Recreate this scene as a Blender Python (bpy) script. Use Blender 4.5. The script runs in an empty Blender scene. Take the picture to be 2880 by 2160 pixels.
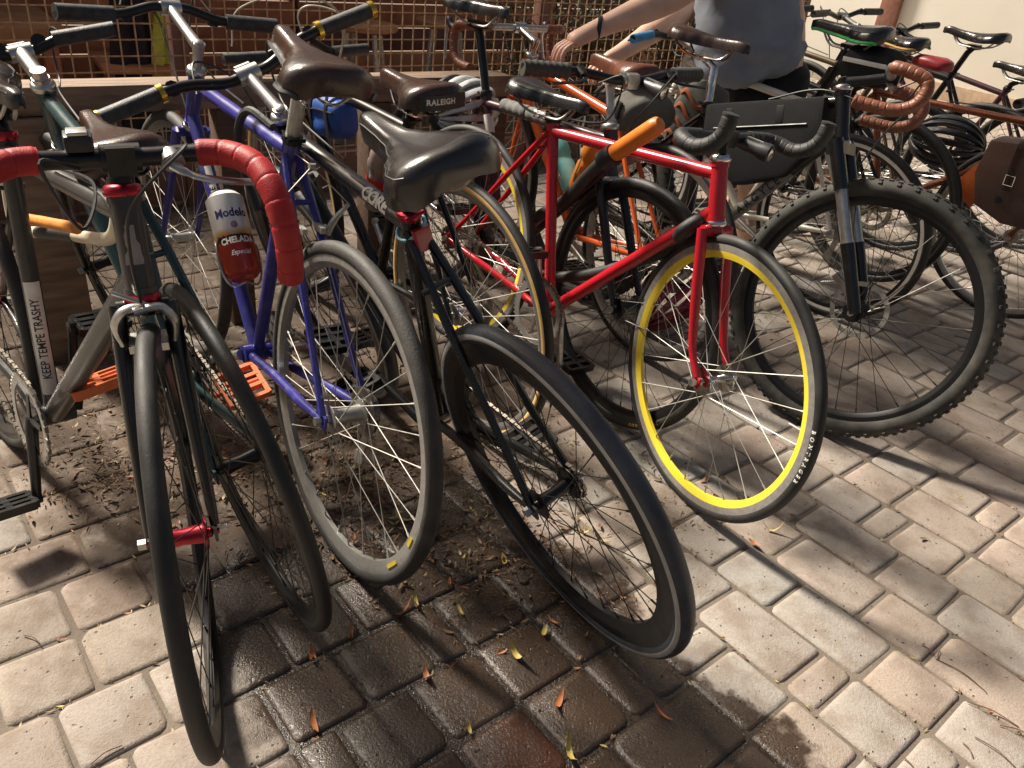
import bpy, bmesh, math, random
from mathutils import Vector, Matrix, noise
R = math.radians
SC = bpy.context.scene
COL = SC.collection
rnd = random.Random(7)

# ------------------------------------------------------------------ camera, sky, sun, exposure
cam_d = bpy.data.cameras.new('camera')
cam = bpy.data.objects.new('camera', cam_d)
COL.objects.link(cam)
PITCH, ROLL, CAMH, FPX = 0.5313, 0.1148, 1.239, 2284.2
fwd = Vector((0, math.cos(PITCH), -math.sin(PITCH)))
upv = Vector((0, math.sin(PITCH), math.cos(PITCH)))
rgt = Vector((1, 0, 0))
r2 = math.cos(ROLL) * rgt + math.sin(ROLL) * upv
u2 = -math.sin(ROLL) * rgt + math.cos(ROLL) * upv
cam.matrix_world = Matrix(((r2.x, u2.x, -fwd.x, 0), (r2.y, u2.y, -fwd.y, 0), (r2.z, u2.z, -fwd.z, CAMH), (0, 0, 0, 1)))
cam_d.sensor_fit = 'HORIZONTAL'
cam_d.sensor_width = 36
cam_d.lens = 36 * FPX / 2880
cam_d.clip_start = 0.02
cam_d.clip_end = 400
SC.camera = cam

SUN_AZ, SUN_EL = 149, 45          # where the light comes from
world = bpy.data.worlds.new('World')
SC.world = world
world.use_nodes = True
wn = world.node_tree
bg = wn.nodes['Background']
sky = wn.nodes.new('ShaderNodeTexSky')
sky.sky_type = 'NISHITA'
sky.sun_disc = False
sky.sun_elevation = R(SUN_EL)
sky.sun_rotation = R(90 - SUN_AZ)
sky.dust_density = 6.0
sky.air_density = 0.8
tint = wn.nodes.new('ShaderNodeMix')
tint.data_type = 'RGBA'
tint.blend_type = 'MULTIPLY'
tint.inputs[0].default_value = 1.0
wn.links.new(sky.outputs[0], tint.inputs[6])
tint.inputs[7].default_value = (1.0, 0.91, 0.78, 1)   # lamp-lit night air instead of blue daylight
wn.links.new(tint.outputs[2], bg.inputs[0])
bg.inputs[1].default_value = 0.046
sun_d = bpy.data.lights.new('sun', 'SUN')
sun_d.energy = 4.6
sun_d.angle = R(8.5)
sun_d.color = (1.0, 0.915, 0.79)
sun = bpy.data.objects.new('sun', sun_d)
COL.objects.link(sun)
to_sun = Vector((math.cos(R(SUN_AZ)) * math.cos(R(SUN_EL)), math.sin(R(SUN_AZ)) * math.cos(R(SUN_EL)), math.sin(R(SUN_EL))))
sun.rotation_euler = to_sun.to_track_quat('Z', 'Y').to_euler()
sun.location = to_sun * 20
vs = SC.view_settings
vs.view_transform = 'Standard'
vs.look = 'None'
vs.gamma = 1
vs.use_curve_mapping = False
vs.exposure = 1.0

# ------------------------------------------------------------------ materials
MATS = {}
def pbr(name, col, rough=0.5, metal=0.0, col2=None, nscale=25.0, lo=0.35, hi=0.7, bump=0.0, bscale=150.0,
        coat=0.0, dust=0.0, dustcol=(0.30, 0.25, 0.19), dscale=9.0, rvar=0.12, spec=0.5, trans=0.0, emit=None):
    if name in MATS:
        return MATS[name]
    m = bpy.data.materials.new(name)
    m.use_nodes = True
    t = m.node_tree
    N, L = t.nodes, t.links
    p = N['Principled BSDF']
    tc = N.new('ShaderNodeTexCoord')
    n1 = N.new('ShaderNodeTexNoise')
    n1.inputs['Scale'].default_value = nscale
    n1.inputs['Detail'].default_value = 5
    L.new(tc.outputs['Object'], n1.inputs['Vector'])
    rp = N.new('ShaderNodeMapRange')
    rp.inputs[1].default_value = lo
    rp.inputs[2].default_value = hi
    L.new(n1.outputs['Fac'], rp.inputs[0])
    if col2 is None:
        col2 = tuple(c * 0.72 for c in col)
    mx = N.new('ShaderNodeMix')
    mx.data_type = 'RGBA'
    mx.inputs[6].default_value = (*col, 1)
    mx.inputs[7].default_value = (*col2, 1)
    L.new(rp.outputs[0], mx.inputs[0])
    out = mx.outputs[2]
    rr = N.new('ShaderNodeMapRange')
    rr.inputs[3].default_value = max(0.03, rough - rvar)
    rr.inputs[4].default_value = min(1, rough + rvar)
    L.new(n1.outputs['Fac'], rr.inputs[0])
    rough_out = rr.outputs[0]
    if dust > 0:
        n2 = N.new('ShaderNodeTexNoise')
        n2.inputs['Scale'].default_value = dscale
        n2.inputs['Detail'].default_value = 7
        n2.inputs['Roughness'].default_value = 0.65
        L.new(tc.outputs['Object'], n2.inputs['Vector'])
        r3 = N.new('ShaderNodeMapRange')
        r3.inputs[1].default_value = 0.62 - 0.35 * dust
        r3.inputs[2].default_value = 0.85 - 0.25 * dust
        r3.inputs[4].default_value = min(1.0, dust * 1.2)
        L.new(n2.outputs['Fac'], r3.inputs[0])
        m2 = N.new('ShaderNodeMix')
        m2.data_type = 'RGBA'
        L.new(r3.outputs[0], m2.inputs[0])
        L.new(out, m2.inputs[6])
        m2.inputs[7].default_value = (*dustcol, 1)
        out = m2.outputs[2]
        mr = N.new('ShaderNodeMix')
        L.new(r3.outputs[0], mr.inputs[0])
        L.new(rough_out, mr.inputs[2])
        mr.inputs[3].default_value = 0.85
        rough_out = mr.outputs[0]
        if metal > 0:
            mm = N.new('ShaderNodeMapRange')
            mm.inputs[3].default_value = metal
            mm.inputs[4].default_value = metal * 0.3
            L.new(r3.outputs[0], mm.inputs[0])
            L.new(mm.outputs[0], p.inputs['Metallic'])
    L.new(out, p.inputs['Base Color'])
    L.new(rough_out, p.inputs['Roughness'])
    if not (dust > 0 and metal > 0):
        p.inputs['Metallic'].default_value = metal
    p.inputs['Specular IOR Level'].default_value = spec
    p.inputs['Coat Weight'].default_value = coat
    p.inputs['Coat Roughness'].default_value = 0.12
    if trans:
        p.inputs['Transmission Weight'].default_value = trans
    if emit:
        p.inputs['Emission Color'].default_value = (*emit[0], 1)
        p.inputs['Emission Strength'].default_value = emit[1]
    if bump > 0:
        nb = N.new('ShaderNodeTexNoise')
        nb.inputs['Scale'].default_value = bscale
        nb.inputs['Detail'].default_value = 4
        L.new(tc.outputs['Object'], nb.inputs['Vector'])
        b = N.new('ShaderNodeBump')
        b.inputs['Strength'].default_value = bump
        b.inputs['Distance'].default_value = 0.002
        L.new(nb.outputs['Fac'], b.inputs['Height'])
        L.new(b.outputs[0], p.inputs['Normal'])
    MATS[name] = m
    return m

def paint(name, col, dust=0.25, rough=0.3):
    return pbr('paint_' + name, col, rough=rough, coat=0.35, col2=tuple(c * 0.85 for c in col), nscale=12, dust=dust, dscale=14, dustcol=(0.11, 0.09, 0.07))
M_rubber = pbr('rubber', (0.012, 0.0118, 0.0115), rough=0.55, col2=(0.020, 0.019, 0.018), nscale=30, bump=0.3, bscale=260, dust=0.25, dustcol=(0.045, 0.041, 0.036), dscale=16)
M_rubber_grey = pbr('rubber_worn_grey', (0.028, 0.027, 0.026), rough=0.65, col2=(0.055, 0.052, 0.048), nscale=22, bump=0.4, bscale=240, dust=0.42, dustcol=(0.12, 0.11, 0.097), dscale=7)
M_rubber_dusty = pbr('rubber_dusty', (0.013, 0.013, 0.0128), rough=0.62, col2=(0.024, 0.0235, 0.022), nscale=18, bump=0.22, bscale=300, dust=0.42, dustcol=(0.066, 0.062, 0.054), dscale=11)
M_rubber_coollit = pbr('rubber_cool_lit', (0.022, 0.026, 0.036), rough=0.48, col2=(0.040, 0.047, 0.064), nscale=26, bump=0.4, bscale=220, dust=0.4, dustcol=(0.085, 0.10, 0.13), dscale=9)  # cool light on the tyre, put into the rubber and dust colours
M_knobby = pbr('rubber_knobby', (0.018, 0.018, 0.017), rough=0.75, col2=(0.036, 0.035, 0.031), nscale=18, bump=0.3, bscale=250, dust=0.55, dustcol=(0.11, 0.10, 0.08), dscale=9)
M_tan = pbr('tan_sidewall', (0.70, 0.46, 0.17), rough=0.7, col2=(0.55, 0.35, 0.13), nscale=40, dust=0.2)
M_alu = pbr('aluminium', (0.62, 0.61, 0.58), rough=0.33, metal=0.95, nscale=60, dust=0.2, dustcol=(0.2, 0.18, 0.15), dscale=30)
M_alu_dull = pbr('aluminium_dull', (0.50, 0.49, 0.46), rough=0.48, metal=0.85, nscale=60, dust=0.35, dustcol=(0.16, 0.14, 0.12), dscale=24)
M_chrome = pbr('chrome', (0.80, 0.79, 0.77), rough=0.12, metal=1.0, nscale=50, dust=0.12, dscale=40)
M_steel = pbr('spoke_steel', (0.52, 0.50, 0.46), rough=0.55, metal=0.6, nscale=50)
M_spoke_dark = pbr('spoke_black', (0.05, 0.048, 0.045), rough=0.4, metal=0.5, nscale=50)
M_black = pbr('black_alloy', (0.010, 0.010, 0.0105), rough=0.33, metal=0.2, nscale=40, dust=0.15, dustcol=(0.06, 0.055, 0.048), dscale=25, coat=0.1)
M_plastic = pbr('black_plastic', (0.022, 0.022, 0.024), rough=0.45, nscale=60, dust=0.2, dustcol=(0.12, 0.11, 0.1), dscale=30)
M_grip = pbr('grip_rubber', (0.018, 0.020, 0.021), rough=0.5, nscale=60, bump=0.5, bscale=500, col2=(0.05, 0.052, 0.052))
M_chain = pbr('chain_steel', (0.30, 0.27, 0.23), rough=0.35, metal=0.9, nscale=90, dust=0.4, dustcol=(0.05, 0.04, 0.03), dscale=60)
M_cable = pbr('cable_black', (0.015, 0.015, 0.016), rough=0.45)
M_cable_w = pbr('cable_cream', (0.62, 0.57, 0.44), rough=0.45)
M_leather_blk = pbr('leather_black', (0.0085, 0.008, 0.0078), rough=0.25, col2=(0.017, 0.013, 0.011), nscale=7, bump=0.18, bscale=420, spec=0.7, rvar=.06, coat=.15)
M_leather_brn = pbr('leather_brown', (0.16, 0.055, 0.028), rough=0.30, col2=(0.09, 0.032, 0.02), nscale=18, bump=0.25, bscale=350, coat=0.15)
M_leather_dk = pbr('leather_dark_brown', (0.050, 0.024, 0.016), rough=0.27, col2=(0.022, 0.014, 0.011), nscale=16, bump=0.3, bscale=350, coat=0.12)
M_leather_bag = pbr('leather_bag', (0.13, 0.072, 0.052), rough=0.55, col2=(0.075, 0.042, 0.034), nscale=7, bump=1.0, bscale=28, dust=0.2)
M_red_tape = pbr('red_tape', (0.40, 0.018, 0.020), rough=0.5, col2=(0.31, 0.014, 0.016), nscale=30, bump=0.3, bscale=500, spec=0.4)
M_brown_tape = pbr('brown_tape', (0.24, 0.085, 0.045), rough=0.42, col2=(0.16, 0.055, 0.03), nscale=40, bump=0.5, bscale=300)
M_black_tape = pbr('black_tape', (0.016, 0.016, 0.016), rough=0.55, col2=(0.026, 0.0255, 0.025), nscale=40, bump=0.5, bscale=400)
M_white_p = pbr('white_print', (0.78, 0.76, 0.70), rough=0.5, col2=(0.66, 0.64, 0.58), nscale=60)
M_black_p = pbr('black_print', (0.02, 0.02, 0.025), rough=0.5)
M_gold = pbr('gold_anodised', (0.75, 0.48, 0.08), rough=0.25, metal=0.9)
M_redano = pbr('red_anodised', (0.45, 0.03, 0.05), rough=0.28, metal=0.75)
M_orange_pl = pbr('orange_plastic', (0.75, 0.18, 0.05), rough=0.5, col2=(0.62, 0.14, 0.04), nscale=40, dust=0.2, dscale=30)
M_rubberband = pbr('light_blue_rubber', (0.22, 0.48, 0.62), rough=0.6)

# ------------------------------------------------------------------ mesh building
def catmull(pts, n=6, closed=False):
    P = [Vector(p) for p in pts]
    if len(P) < 3:
        return P
    out = []
    m = len(P)
    rng = m if closed else m - 1
    for i in range(rng):
        p0 = P[(i - 1) % m] if closed or i > 0 else P[0] * 2 - P[1]
        p1 = P[i]
        p2 = P[(i + 1) % m]
        p3 = P[(i + 2) % m] if closed or i + 2 < m else P[-1] * 2 - P[-2]
        for k in range(n):
            t = k / n
            out.append(0.5 * ((2 * p1) + (p2 - p0) * t + (2 * p0 - 5 * p1 + 4 * p2 - p3) * t * t + (3 * p1 - p0 - 3 * p2 + p3) * t ** 3))
    if not closed:
        out.append(P[-1])
    return out

class MB:
    def __init__(self):
        self.v, self.f, self.mi = [], [], []
    def face(self, idx, mi=0):
        self.f.append(tuple(idx))
        self.mi.append(mi)
    def tube(self, pts, r, n=8, caps=True, mi=0, closed=False, flat=None):
        P = [Vector(p) for p in pts]
        m = len(P)
        rs = [r] * m if isinstance(r, (int, float)) else list(r)
        def tan(i):
            if closed:
                return (P[(i + 1) % m] - P[(i - 1) % m]).normalized()
            return (P[min(i + 1, m - 1)] - P[max(i - 1, 0)]).normalized()
        t0 = tan(0)
        a = Vector((0, 0, 1)) if abs(t0.z) < 0.9 else Vector((1, 0, 0))
        u = t0.cross(a).normalized()
        base = len(self.v)
        for i in range(m):
            t = tan(i)
            u = (u - t * u.dot(t))
            u = u.normalized() if u.length > 1e-6 else t.orthogonal().normalized()
            w = t.cross(u)
            for k in range(n):
                an = 2 * math.pi * k / n
                du, dw = math.cos(an), math.sin(an)
                if flat:
                    du, dw = du * flat[0], dw * flat[1]
                self.v.append(P[i] + (u * du + w * dw) * rs[i])
        rng = m if closed else m - 1
        for i in range(rng):
            j = (i + 1) % m
            for k in range(n):
                k2 = (k + 1) % n
                self.face((base + i * n + k, base + i * n + k2, base + j * n + k2, base + j * n + k), mi)
        if caps and not closed:
            self.face([base + k for k in range(n)][::-1], mi)
            self.face([base + (m - 1) * n + k for k in range(n)], mi)
        return self
    def lathe(self, prof, o, axis, n=20, mi=0):
        o = Vector(o)
        ax = Vector(axis).normalized()
        u = ax.orthogonal().normalized()
        w = ax.cross(u)
        base = len(self.v)
        for (r, h) in prof:
            for k in range(n):
                a = 2 * math.pi * k / n
                self.v.append(o + ax * h + (u * math.cos(a) + w * math.sin(a)) * r)
        for i in range(len(prof) - 1):
            for k in range(n):
                k2 = (k + 1) % n
                self.face((base + i * n + k, base + i * n + k2, base + (i + 1) * n + k2, base + (i + 1) * n + k), mi)
        if prof[0][0] > 1e-4:
            self.face([base + k for k in range(n)][::-1], mi)
        e = base + (len(prof) - 1) * n
        if prof[-1][0] > 1e-4:
            self.face([e + k for k in range(n)], mi)
        return self
    def hoop(self, c, Rr, prof, n=96, mi=0, a0=0.0, a1=None):
        """profile [(dr, dy)] swept round the y axis of a wheel in the xz plane"""
        c = Vector(c)
        base = len(self.v)
        m = len(prof)
        full = a1 is None
        cnt = n if full else n + 1
        for i in range(cnt):
            a = 2 * math.pi * i / n if full else a0 + (a1 - a0) * i / n
            for (dr, dy) in prof:
                self.v.append(c + Vector(((Rr + dr) * math.cos(a), dy, (Rr + dr) * math.sin(a))))
        for i in range(n):
            j = (i + 1) % n if full else i + 1
            for k in range(m):
                k2 = (k + 1) % m
                self.face((base + i * m + k, base + j * m + k, base + j * m + k2, base + i * m + k2), mi if not callable(mi) else mi(k))
        if not full:
            self.face([base + k for k in range(m)], 0)
            self.face([base + n * m + k for k in range(m)][::-1], 0)
        return self
    def box(self, c, size, rot=None, mi=0, taper=1.0):
        c = Vector(c)
        hx, hy, hz = [s / 2 for s in size]
        rot = rot or Matrix.Identity(3)
        b = len(self.v)
        for (x, y, z) in ((-1, -1, -1), (1, -1, -1), (1, 1, -1), (-1, 1, -1), (-1, -1, 1), (1, -1, 1), (1, 1, 1), (-1, 1, 1)):
            k = taper if z > 0 else 1
            self.v.append(c + rot @ Vector((x * hx * k, y * hy * k, z * hz)))
        for q in ((0, 3, 2, 1), (4, 5, 6, 7), (0, 1, 5, 4), (1, 2, 6, 5), (2, 3, 7, 6), (3, 0, 4, 7)):
            self.face([b + i for i in q], mi)
        return self
    def grid(self, rows, mi=0, closed_u=False):
        b = len(self.v)
        n = len(rows[0])
        for r in rows:
            self.v.extend(Vector(p) for p in r)
        for i in range(len(rows) - 1):
            for k in range(n if closed_u else n - 1):
                k2 = (k + 1) % n
                self.face((b + i * n + k, b + i * n + k2, b + (i + 1) * n + k2, b + (i + 1) * n + k), mi)
        return self
    def loft(self, rows, mi=0):
        b = len(self.v)
        n = len(rows[0])
        self.grid(rows, mi, True)
        self.face([b + k for k in range(n)][::-1], mi)
        self.face([b + (len(rows) - 1) * n + k for k in range(n)], mi)
        return self
    def build(self, name, mats, parent=None, M=None, angle=40, bevel=0.0, kind=None, label=None):
        vs_ = self.v if M is None else [M @ p for p in self.v]
        me = bpy.data.meshes.new(name)
        me.from_pydata([tuple(p) for p in vs_], [], self.f)
        if not isinstance(mats, (list, tuple)):
            mats = [mats]
        for m in mats:
            me.materials.append(m)
        if len(mats) > 1:
            me.polygons.foreach_set('material_index', self.mi)
        if bevel > 0:
            bm = bmesh.new()
            bm.from_mesh(me)
            bmesh.ops.recalc_face_normals(bm, faces=bm.faces)
            es = [e for e in bm.edges if len(e.link_faces) == 2 and e.calc_face_angle(0) > R(35)]
            bmesh.ops.bevel(bm, geom=es, offset=bevel, segments=2, affect='EDGES', profile=0.6)
            bm.to_mesh(me)
            bm.free()
        me.validate()
        me.polygons.foreach_set('use_smooth', [True] * len(me.polygons))
        me.set_sharp_from_angle(angle=R(angle))
        o = bpy.data.objects.new(name, me)
        COL.objects.link(o)
        if parent is not None:
            o.parent = parent
        if kind:
            o['kind'] = kind
        if label:
            o['label'] = label
        return o

def tag(o, label, cat, group=None):
    o['label'] = label
    o['category'] = cat
    if group:
        o['group'] = group
    return o
def empty(name, M):
    o = bpy.data.objects.new(name, None)
    o.empty_display_size = 0.1
    COL.objects.link(o)
    o.matrix_world = M
    return o

def text_mesh(body, size, bold=0.0, spacing=1.0, shear=0.0, sx=1.0):
    """flat letters in the xy plane, centred on the origin, as a bmesh"""
    cu = bpy.data.curves.new('txt', 'FONT')
    cu.body = body
    cu.size = size
    cu.align_x = 'CENTER'
    cu.align_y = 'CENTER'
    cu.offset = bold
    cu.space_character = spacing
    cu.shear = shear
    cu.resolution_u = 3
    o = bpy.data.objects.new('txt', cu)
    COL.objects.link(o)
    dg = bpy.context.evaluated_depsgraph_get()
    me = bpy.data.meshes.new_from_object(o.evaluated_get(dg))
    bpy.data.objects.remove(o)
    bpy.data.curves.remove(cu)
    bm = bmesh.new()
    bm.from_mesh(me)
    bpy.data.meshes.remove(me)
    if sx != 1.0:
        for v in bm.verts:
            v.co.x *= sx
    return bm
def cuts(bm, axis, lo, hi, n):
    no = Vector((1, 0, 0)) if axis == 0 else Vector((0, 1, 0))
    for i in range(1, n):
        bmesh.ops.bisect_plane(bm, geom=bm.verts[:] + bm.edges[:] + bm.faces[:], plane_co=no * (lo + (hi - lo) * i / n), plane_no=no)
def text_obj(name, bm, fn, mat, parent):
    for v in bm.verts:
        v.co = fn(v.co.copy())
    me = bpy.data.meshes.new(name)
    bm.to_mesh(me)
    bm.free()
    me.materials.append(mat)
    o = bpy.data.objects.new(name, me)
    COL.objects.link(o)
    o.parent = parent
    return o
def on_tube(p0, p1, rad, facing, along=0.5, flip=1):
    """map flat (x along tube, y round it) onto a tube's surface turned towards 'facing'"""
    p0, p1 = Vector(p0), Vector(p1)
    t = (p1 - p0).normalized() * flip
    c = p0.lerp(p1, along)
    f = Vector(facing)
    f = (f - t * f.dot(t)).normalized()
    s = f.cross(t)
    def fn(q):
        a = q.y / rad
        return c + t * q.x + (f * math.cos(a) + s * math.sin(a)) * (rad + 0.0006 + q.z)
    return fn
# ------------------------------------------------------------------ bicycles
def circ_prof(rt, n=18, squash=1.0):
    return [(rt * math.cos(2 * math.pi * k / n), rt * squash * math.sin(2 * math.pi * k / n)) for k in range(n)]

def make_wheel(par, c, Rw, rt, M=None, tyre=None, side=None, side_band=(58, 122), rim=None, rim2=None, rim_d=0.018, rim_w=0.020,
               spokes=32, spoke_m=None, hub_m=None, hub_w=0.034, hub_r=0.014, flange=0.024, cogs=0, knobs=False, spin=0.0, tread_lines=False):
    c = Vector(c)
    tyre = tyre or M_rubber
    side = side or tyre
    rim = rim or M_alu
    rim2 = rim2 or rim
    ri = Rw - 2 * rt + 0.004          # rim outer radius
    rin = ri - rim_d
    # the wheel mesh itself is its lacing
    w = MB()
    hub_w_ = hub_w
    for i in range(spokes):
        a = 2 * math.pi * i / spokes + spin
        sgn = 1 if i % 2 else -1
        lead = (1 if (i // 2) % 2 else -1) * R(62)
        ah = a + lead
        p0 = c + Vector((flange * math.cos(ah), sgn * hub_w_, flange * math.sin(ah)))
        p1 = c + Vector((rin * math.cos(a), sgn * 0.002, rin * math.sin(a)))
        w.tube([p0, p1], 0.0011, n=4, caps=False)
        w.tube([p1 + (p0 - p1).normalized() * 0.014, p1], 0.0021, n=5)
    wo = w.build('wheel', spoke_m or M_steel, par, M)
    # rim: box section with a rounded bed
    hw = rim_w / 2
    prof = [(0, -hw), (0.003, -hw), (0.003, -hw + 0.002), (-0.002, 0), (0.003, hw - 0.002), (0.003, hw), (0, hw),
            (-rim_d * 0.46, hw * 0.98), (-rim_d * 0.5, hw * 0.96), (-rim_d, hw * 0.45), (-rim_d, -hw * 0.45), (-rim_d * 0.5, -hw * 0.96), (-rim_d * 0.46, -hw * 0.98)]
    r_ = MB()
    r_.hoop(c, ri, prof, n=120, mi=lambda k: 1 if k in (8, 9, 10) else 0)
    va = spin + 0.12
    vd = Vector((math.cos(va), 0, math.sin(va)))
    r_.tube([c + vd * rin, c + vd * (rin - 0.035)], 0.0028, n=6)
    r_.build('rim', [rim, rim2], wo, M)
    t_ = MB()
    n = 22
    def pick(k):
        th = abs(((k + 0.5) / n * 360 + 180) % 360 - 180)
        return 1 if side_band[0] <= th <= side_band[1] else 0
    t_.hoop(c, Rw - rt, circ_prof(rt, n), n=120, mi=pick)
    if knobs:
        for i in range(92):
            a = 2 * math.pi * i / 92
            for (th, ln, wd) in ((0 if i % 2 else 9, .013, .010), (-24 if i % 2 else -30, .012, .008), (26 if i % 2 else 31, .012, .008), (52, .010, .010), (-52, .010, .010)):
                if i % 2 and abs(th) > 40:
                    continue
                rr = rt * math.cos(R(th)) + Rw - rt
                yy = rt * math.sin(R(th))
                rad = Vector((math.cos(a), 0, math.sin(a)))
                tg = Vector((-math.sin(a), 0, math.cos(a)))
                out = (rad * math.cos(R(th)) + Vector((0, 1, 0)) * math.sin(R(th)))
                ax = tg.cross(out)
                rot = Matrix((tg, ax, out)).transposed()
                t_.box(c + rad * rr + Vector((0, yy, 0)) + out * 0.001, (ln, wd, 0.0055), rot, taper=0.75)
    elif tread_lines:
        pass
    t_.build('tyre', [tyre, side], wo, M)
    h = MB()
    ay = Vector((0, 1, 0))
    hm = hub_m or M_alu
    f_ = flange + 0.004
    h.lathe([(0.0001, -hub_w - .024), (.0045, -hub_w - .024), (.0045, -hub_w - .010), (.008, -hub_w - .008), (.009, -hub_w - .002), (f_, -hub_w - .0015), (f_, -hub_w + .0015), (hub_r, -hub_w + .005),
             (hub_r * .82, 0), (hub_r, hub_w - .005), (f_, hub_w - .0015), (f_, hub_w + .0015), (.009, hub_w + .002), (.008, hub_w + .008), (.0045, hub_w + .010), (.0045, hub_w + .024), (.0001, hub_w + .024)], c, ay, 18)
    ho = h.build('hub', hm, wo, M)
    h = MB()
    for s in (-1, 1):                     # axle nuts
        h.lathe([(.0001, -.006), (.009, -.006), (.009, .006), (.0001, .006)], c + ay * s * (hub_w + .026), ay, 6)
        h.build('axle_nut', M_alu, ho and wo, M)
        h = MB()
    if cogs:
        g = MB()
        for k in range(cogs):
            rr = 0.034 + 0.0045 * k if cogs > 1 else 0.034
            y = -hub_w - 0.004 - 0.005 * (cogs - 1 - k)
            n_ = 32
            prof = []
            g.lathe([(rr * .6, y - .001), (rr, y - .001), (rr, y + .001), (rr * .6, y + .001)], c, ay, 30)
        g.build('cassette' if cogs > 1 else 'cog', M_chain, wo, M)
    return wo

def make_saddle(par, pos, L=0.27, W=0.145, mat=None, mat2=None, h=0.045, tilt=0.0, groove=0.004, dip=0.006, rails=True, badge=None, flare=1.0, name='saddle'):
    mat = mat or M_leather_blk
    x0, z0 = pos
    y0 = 0.0
    keys = [(0, .50), (.04, .78), (.12, 1.0), (.22, .98), (.34, .78), (.46, .48), (.6, .30), (.75, .235), (.9, .215), (.97, .16), (1.0, .07)]
    def wid(t):
        for (a, b), (c, d) in zip(keys, keys[1:]):
            if t <= c:
                s = (t - a) / (c - a)
                s = s * s * (3 - 2 * s)
                return b + (d - b) * s
        return keys[-1][1]
    ns, na = 26, 15
    rows = []
    ct, st = math.cos(tilt), math.sin(tilt)
    for i in range(ns):
        t = i / (ns - 1)
        tt = t
        w = wid(tt) * W / 2
        x = -0.45 * L + L * t
        top = 0.014 * (1 - t) ** 2 - dip * math.sin(math.pi * min(1, t * 1.1)) + (-.010 * max(0, (t - .85) / .15) ** 2) - 0.012 * max(0, (0.06 - t) / .06)
        hh = h * (1.0 - 0.35 * t) * (0.75 if t < .03 or t > .985 else 1)
        row = []
        for k in range(na):
            a = -R(98) + R(196) * k / (na - 1)
            y = w * math.copysign(abs(math.sin(a)) ** 0.8, math.sin(a)) * (1 + (flare - 1) * max(0, abs(a) / R(98) - .6))
            z = top - hh * (1 - math.cos(a)) ** 1.25 / (1 - math.cos(R(98))) ** 1.25
            z -= groove * math.exp(-(y / (0.2 * W)) ** 2 * 9) * math.sin(math.pi * min(1, max(0, t)))
            row.append((x, y, z))
        for k in (3, 2, 1, 0, -1, -2, -3):
            row.append((x, w * 0.8 * k / 3.3, top - hh * 0.93 + (0.004 if abs(k) < 3 else 0)))
        rows.append([Vector((x0 + p[0] * ct + p[2] * st, y0 + p[1], z0 - p[0] * st + p[2] * ct)) for p in row])
    s = MB()
    s.loft(rows)
    so = s.build(name, mat, par, angle=70)
    if mat2:
        e = MB()
        for sgn in (-1, 1):
            pts = [r[0] if sgn < 0 else r[na - 1] for r in rows[1:-1]]
            pts = [p + Vector((0, sgn * 0.0015, 0.004)) for p in pts]
            e.tube(pts, 0.0055, n=6, flat=(1, 1))
        e.build('edge_trim', mat2, so)
    if mat is M_leather_blk:                  # stitched seams along both flanks
        for kk in (3, na - 4):
            e = MB()
            e.tube([r[kk] + Vector((0, math.copysign(.0004, r[kk].y), .0006)) for r in rows[2:-2]], .0010, n=5)
            e.build('seam', M_plastic, so)
    if rails:
        rl = MB()
        for sgn in (-1, 1):
            q = [(0.40 * L, sgn * .006, -h * .45), (0.26 * L, sgn * .012, -h - .018), (0.1 * L, sgn * .021, -h - .024), (-.12 * L, sgn * .022, -h - .024), (-.25 * L, sgn * .032, -h - .012), (-.38 * L, sgn * .045, -h * .55)]
            q = [(x0 + p[0] * ct + p[2] * st, p[1], z0 - p[0] * st + p[2] * ct) for p in q]
            rl.tube(catmull(q, 4), 0.0035, n=6)
        rl.build('saddle_rail', M_chrome if mat is not M_leather_blk else M_steel, so)
    return so

def wrap_radii(pts, r, pitch=0.026, amp=0.0007):
    out, d = [], 0.0
    for i, p in enumerate(pts):
        if i:
            d += (pts[i] - pts[i - 1]).length
        ph = (d / pitch) % 1.0
        out.append(r + amp * (0.6 - ph) + (-.0014 if ph < 0.10 else 0))
    return out
def resample(pts, step):
    out = [pts[0].copy()]
    acc = 0.0
    for a, b in zip(pts, pts[1:]):
        l = (b - a).length
        d = step - acc
        while d <= l:
            out.append(a.lerp(b, d / l))
            d += step
        acc = (acc + l) % step
    out.append(pts[-1].copy())
    return out

def drop_path(C, y1, reach, drop, back, sgn, rise=0.0, style=None):
    x, z = C
    if style == 'swoop':                      # long-radius bend that sweeps forward and down in one arc
        q = [(x, .25, 0), (x + .002, .50, .002), (x + reach * .12, .76, .004), (x + reach * .42, .95, -.002), (x + reach * .74, 1.03, -drop * .16), (x + reach * .95, 1.07, -drop * .42), (x + reach, 1.09, -drop * .72), (x + reach * .93, 1.10, -drop)]
        return catmull([(a, sgn * y1 * b, z + c) for (a, b, c) in q], 8)
    if style == 'bullhorn':                   # forward horns that turn up at the cut ends
        q = [(x, .25, 0), (x, .62, 0), (x + .004, .86, 0), (x + .028, .98, -.004), (x + reach * .52, 1.01, -.008), (x + reach * .80, 1.01, .006), (x + reach * .97, 1.01, .034), (x + reach, 1.01, drop)]
        return catmull([(a, sgn * y1 * b, z + c) for (a, b, c) in q], 8)
    q = [(x, sgn * y1 * .25, z), (x, sgn * y1 * .72, z + rise * .3), (x + .012, sgn * y1 * .93, z + rise), (x + reach * .55, sgn * y1 * .99, z + rise - .004), (x + reach * .90, sgn * y1, z - drop * .14),
         (x + reach, sgn * y1 * 1.01, z - drop * .42), (x + reach * .86, sgn * y1 * 1.02, z - drop * .76), (x + reach * .45, sgn * y1 * 1.03, z - drop * .97), (x - back * .3, sgn * y1 * 1.04, z - drop), (x - back, sgn * y1 * 1.05, z - drop * .99)]
    return catmull(q, 8)

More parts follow.
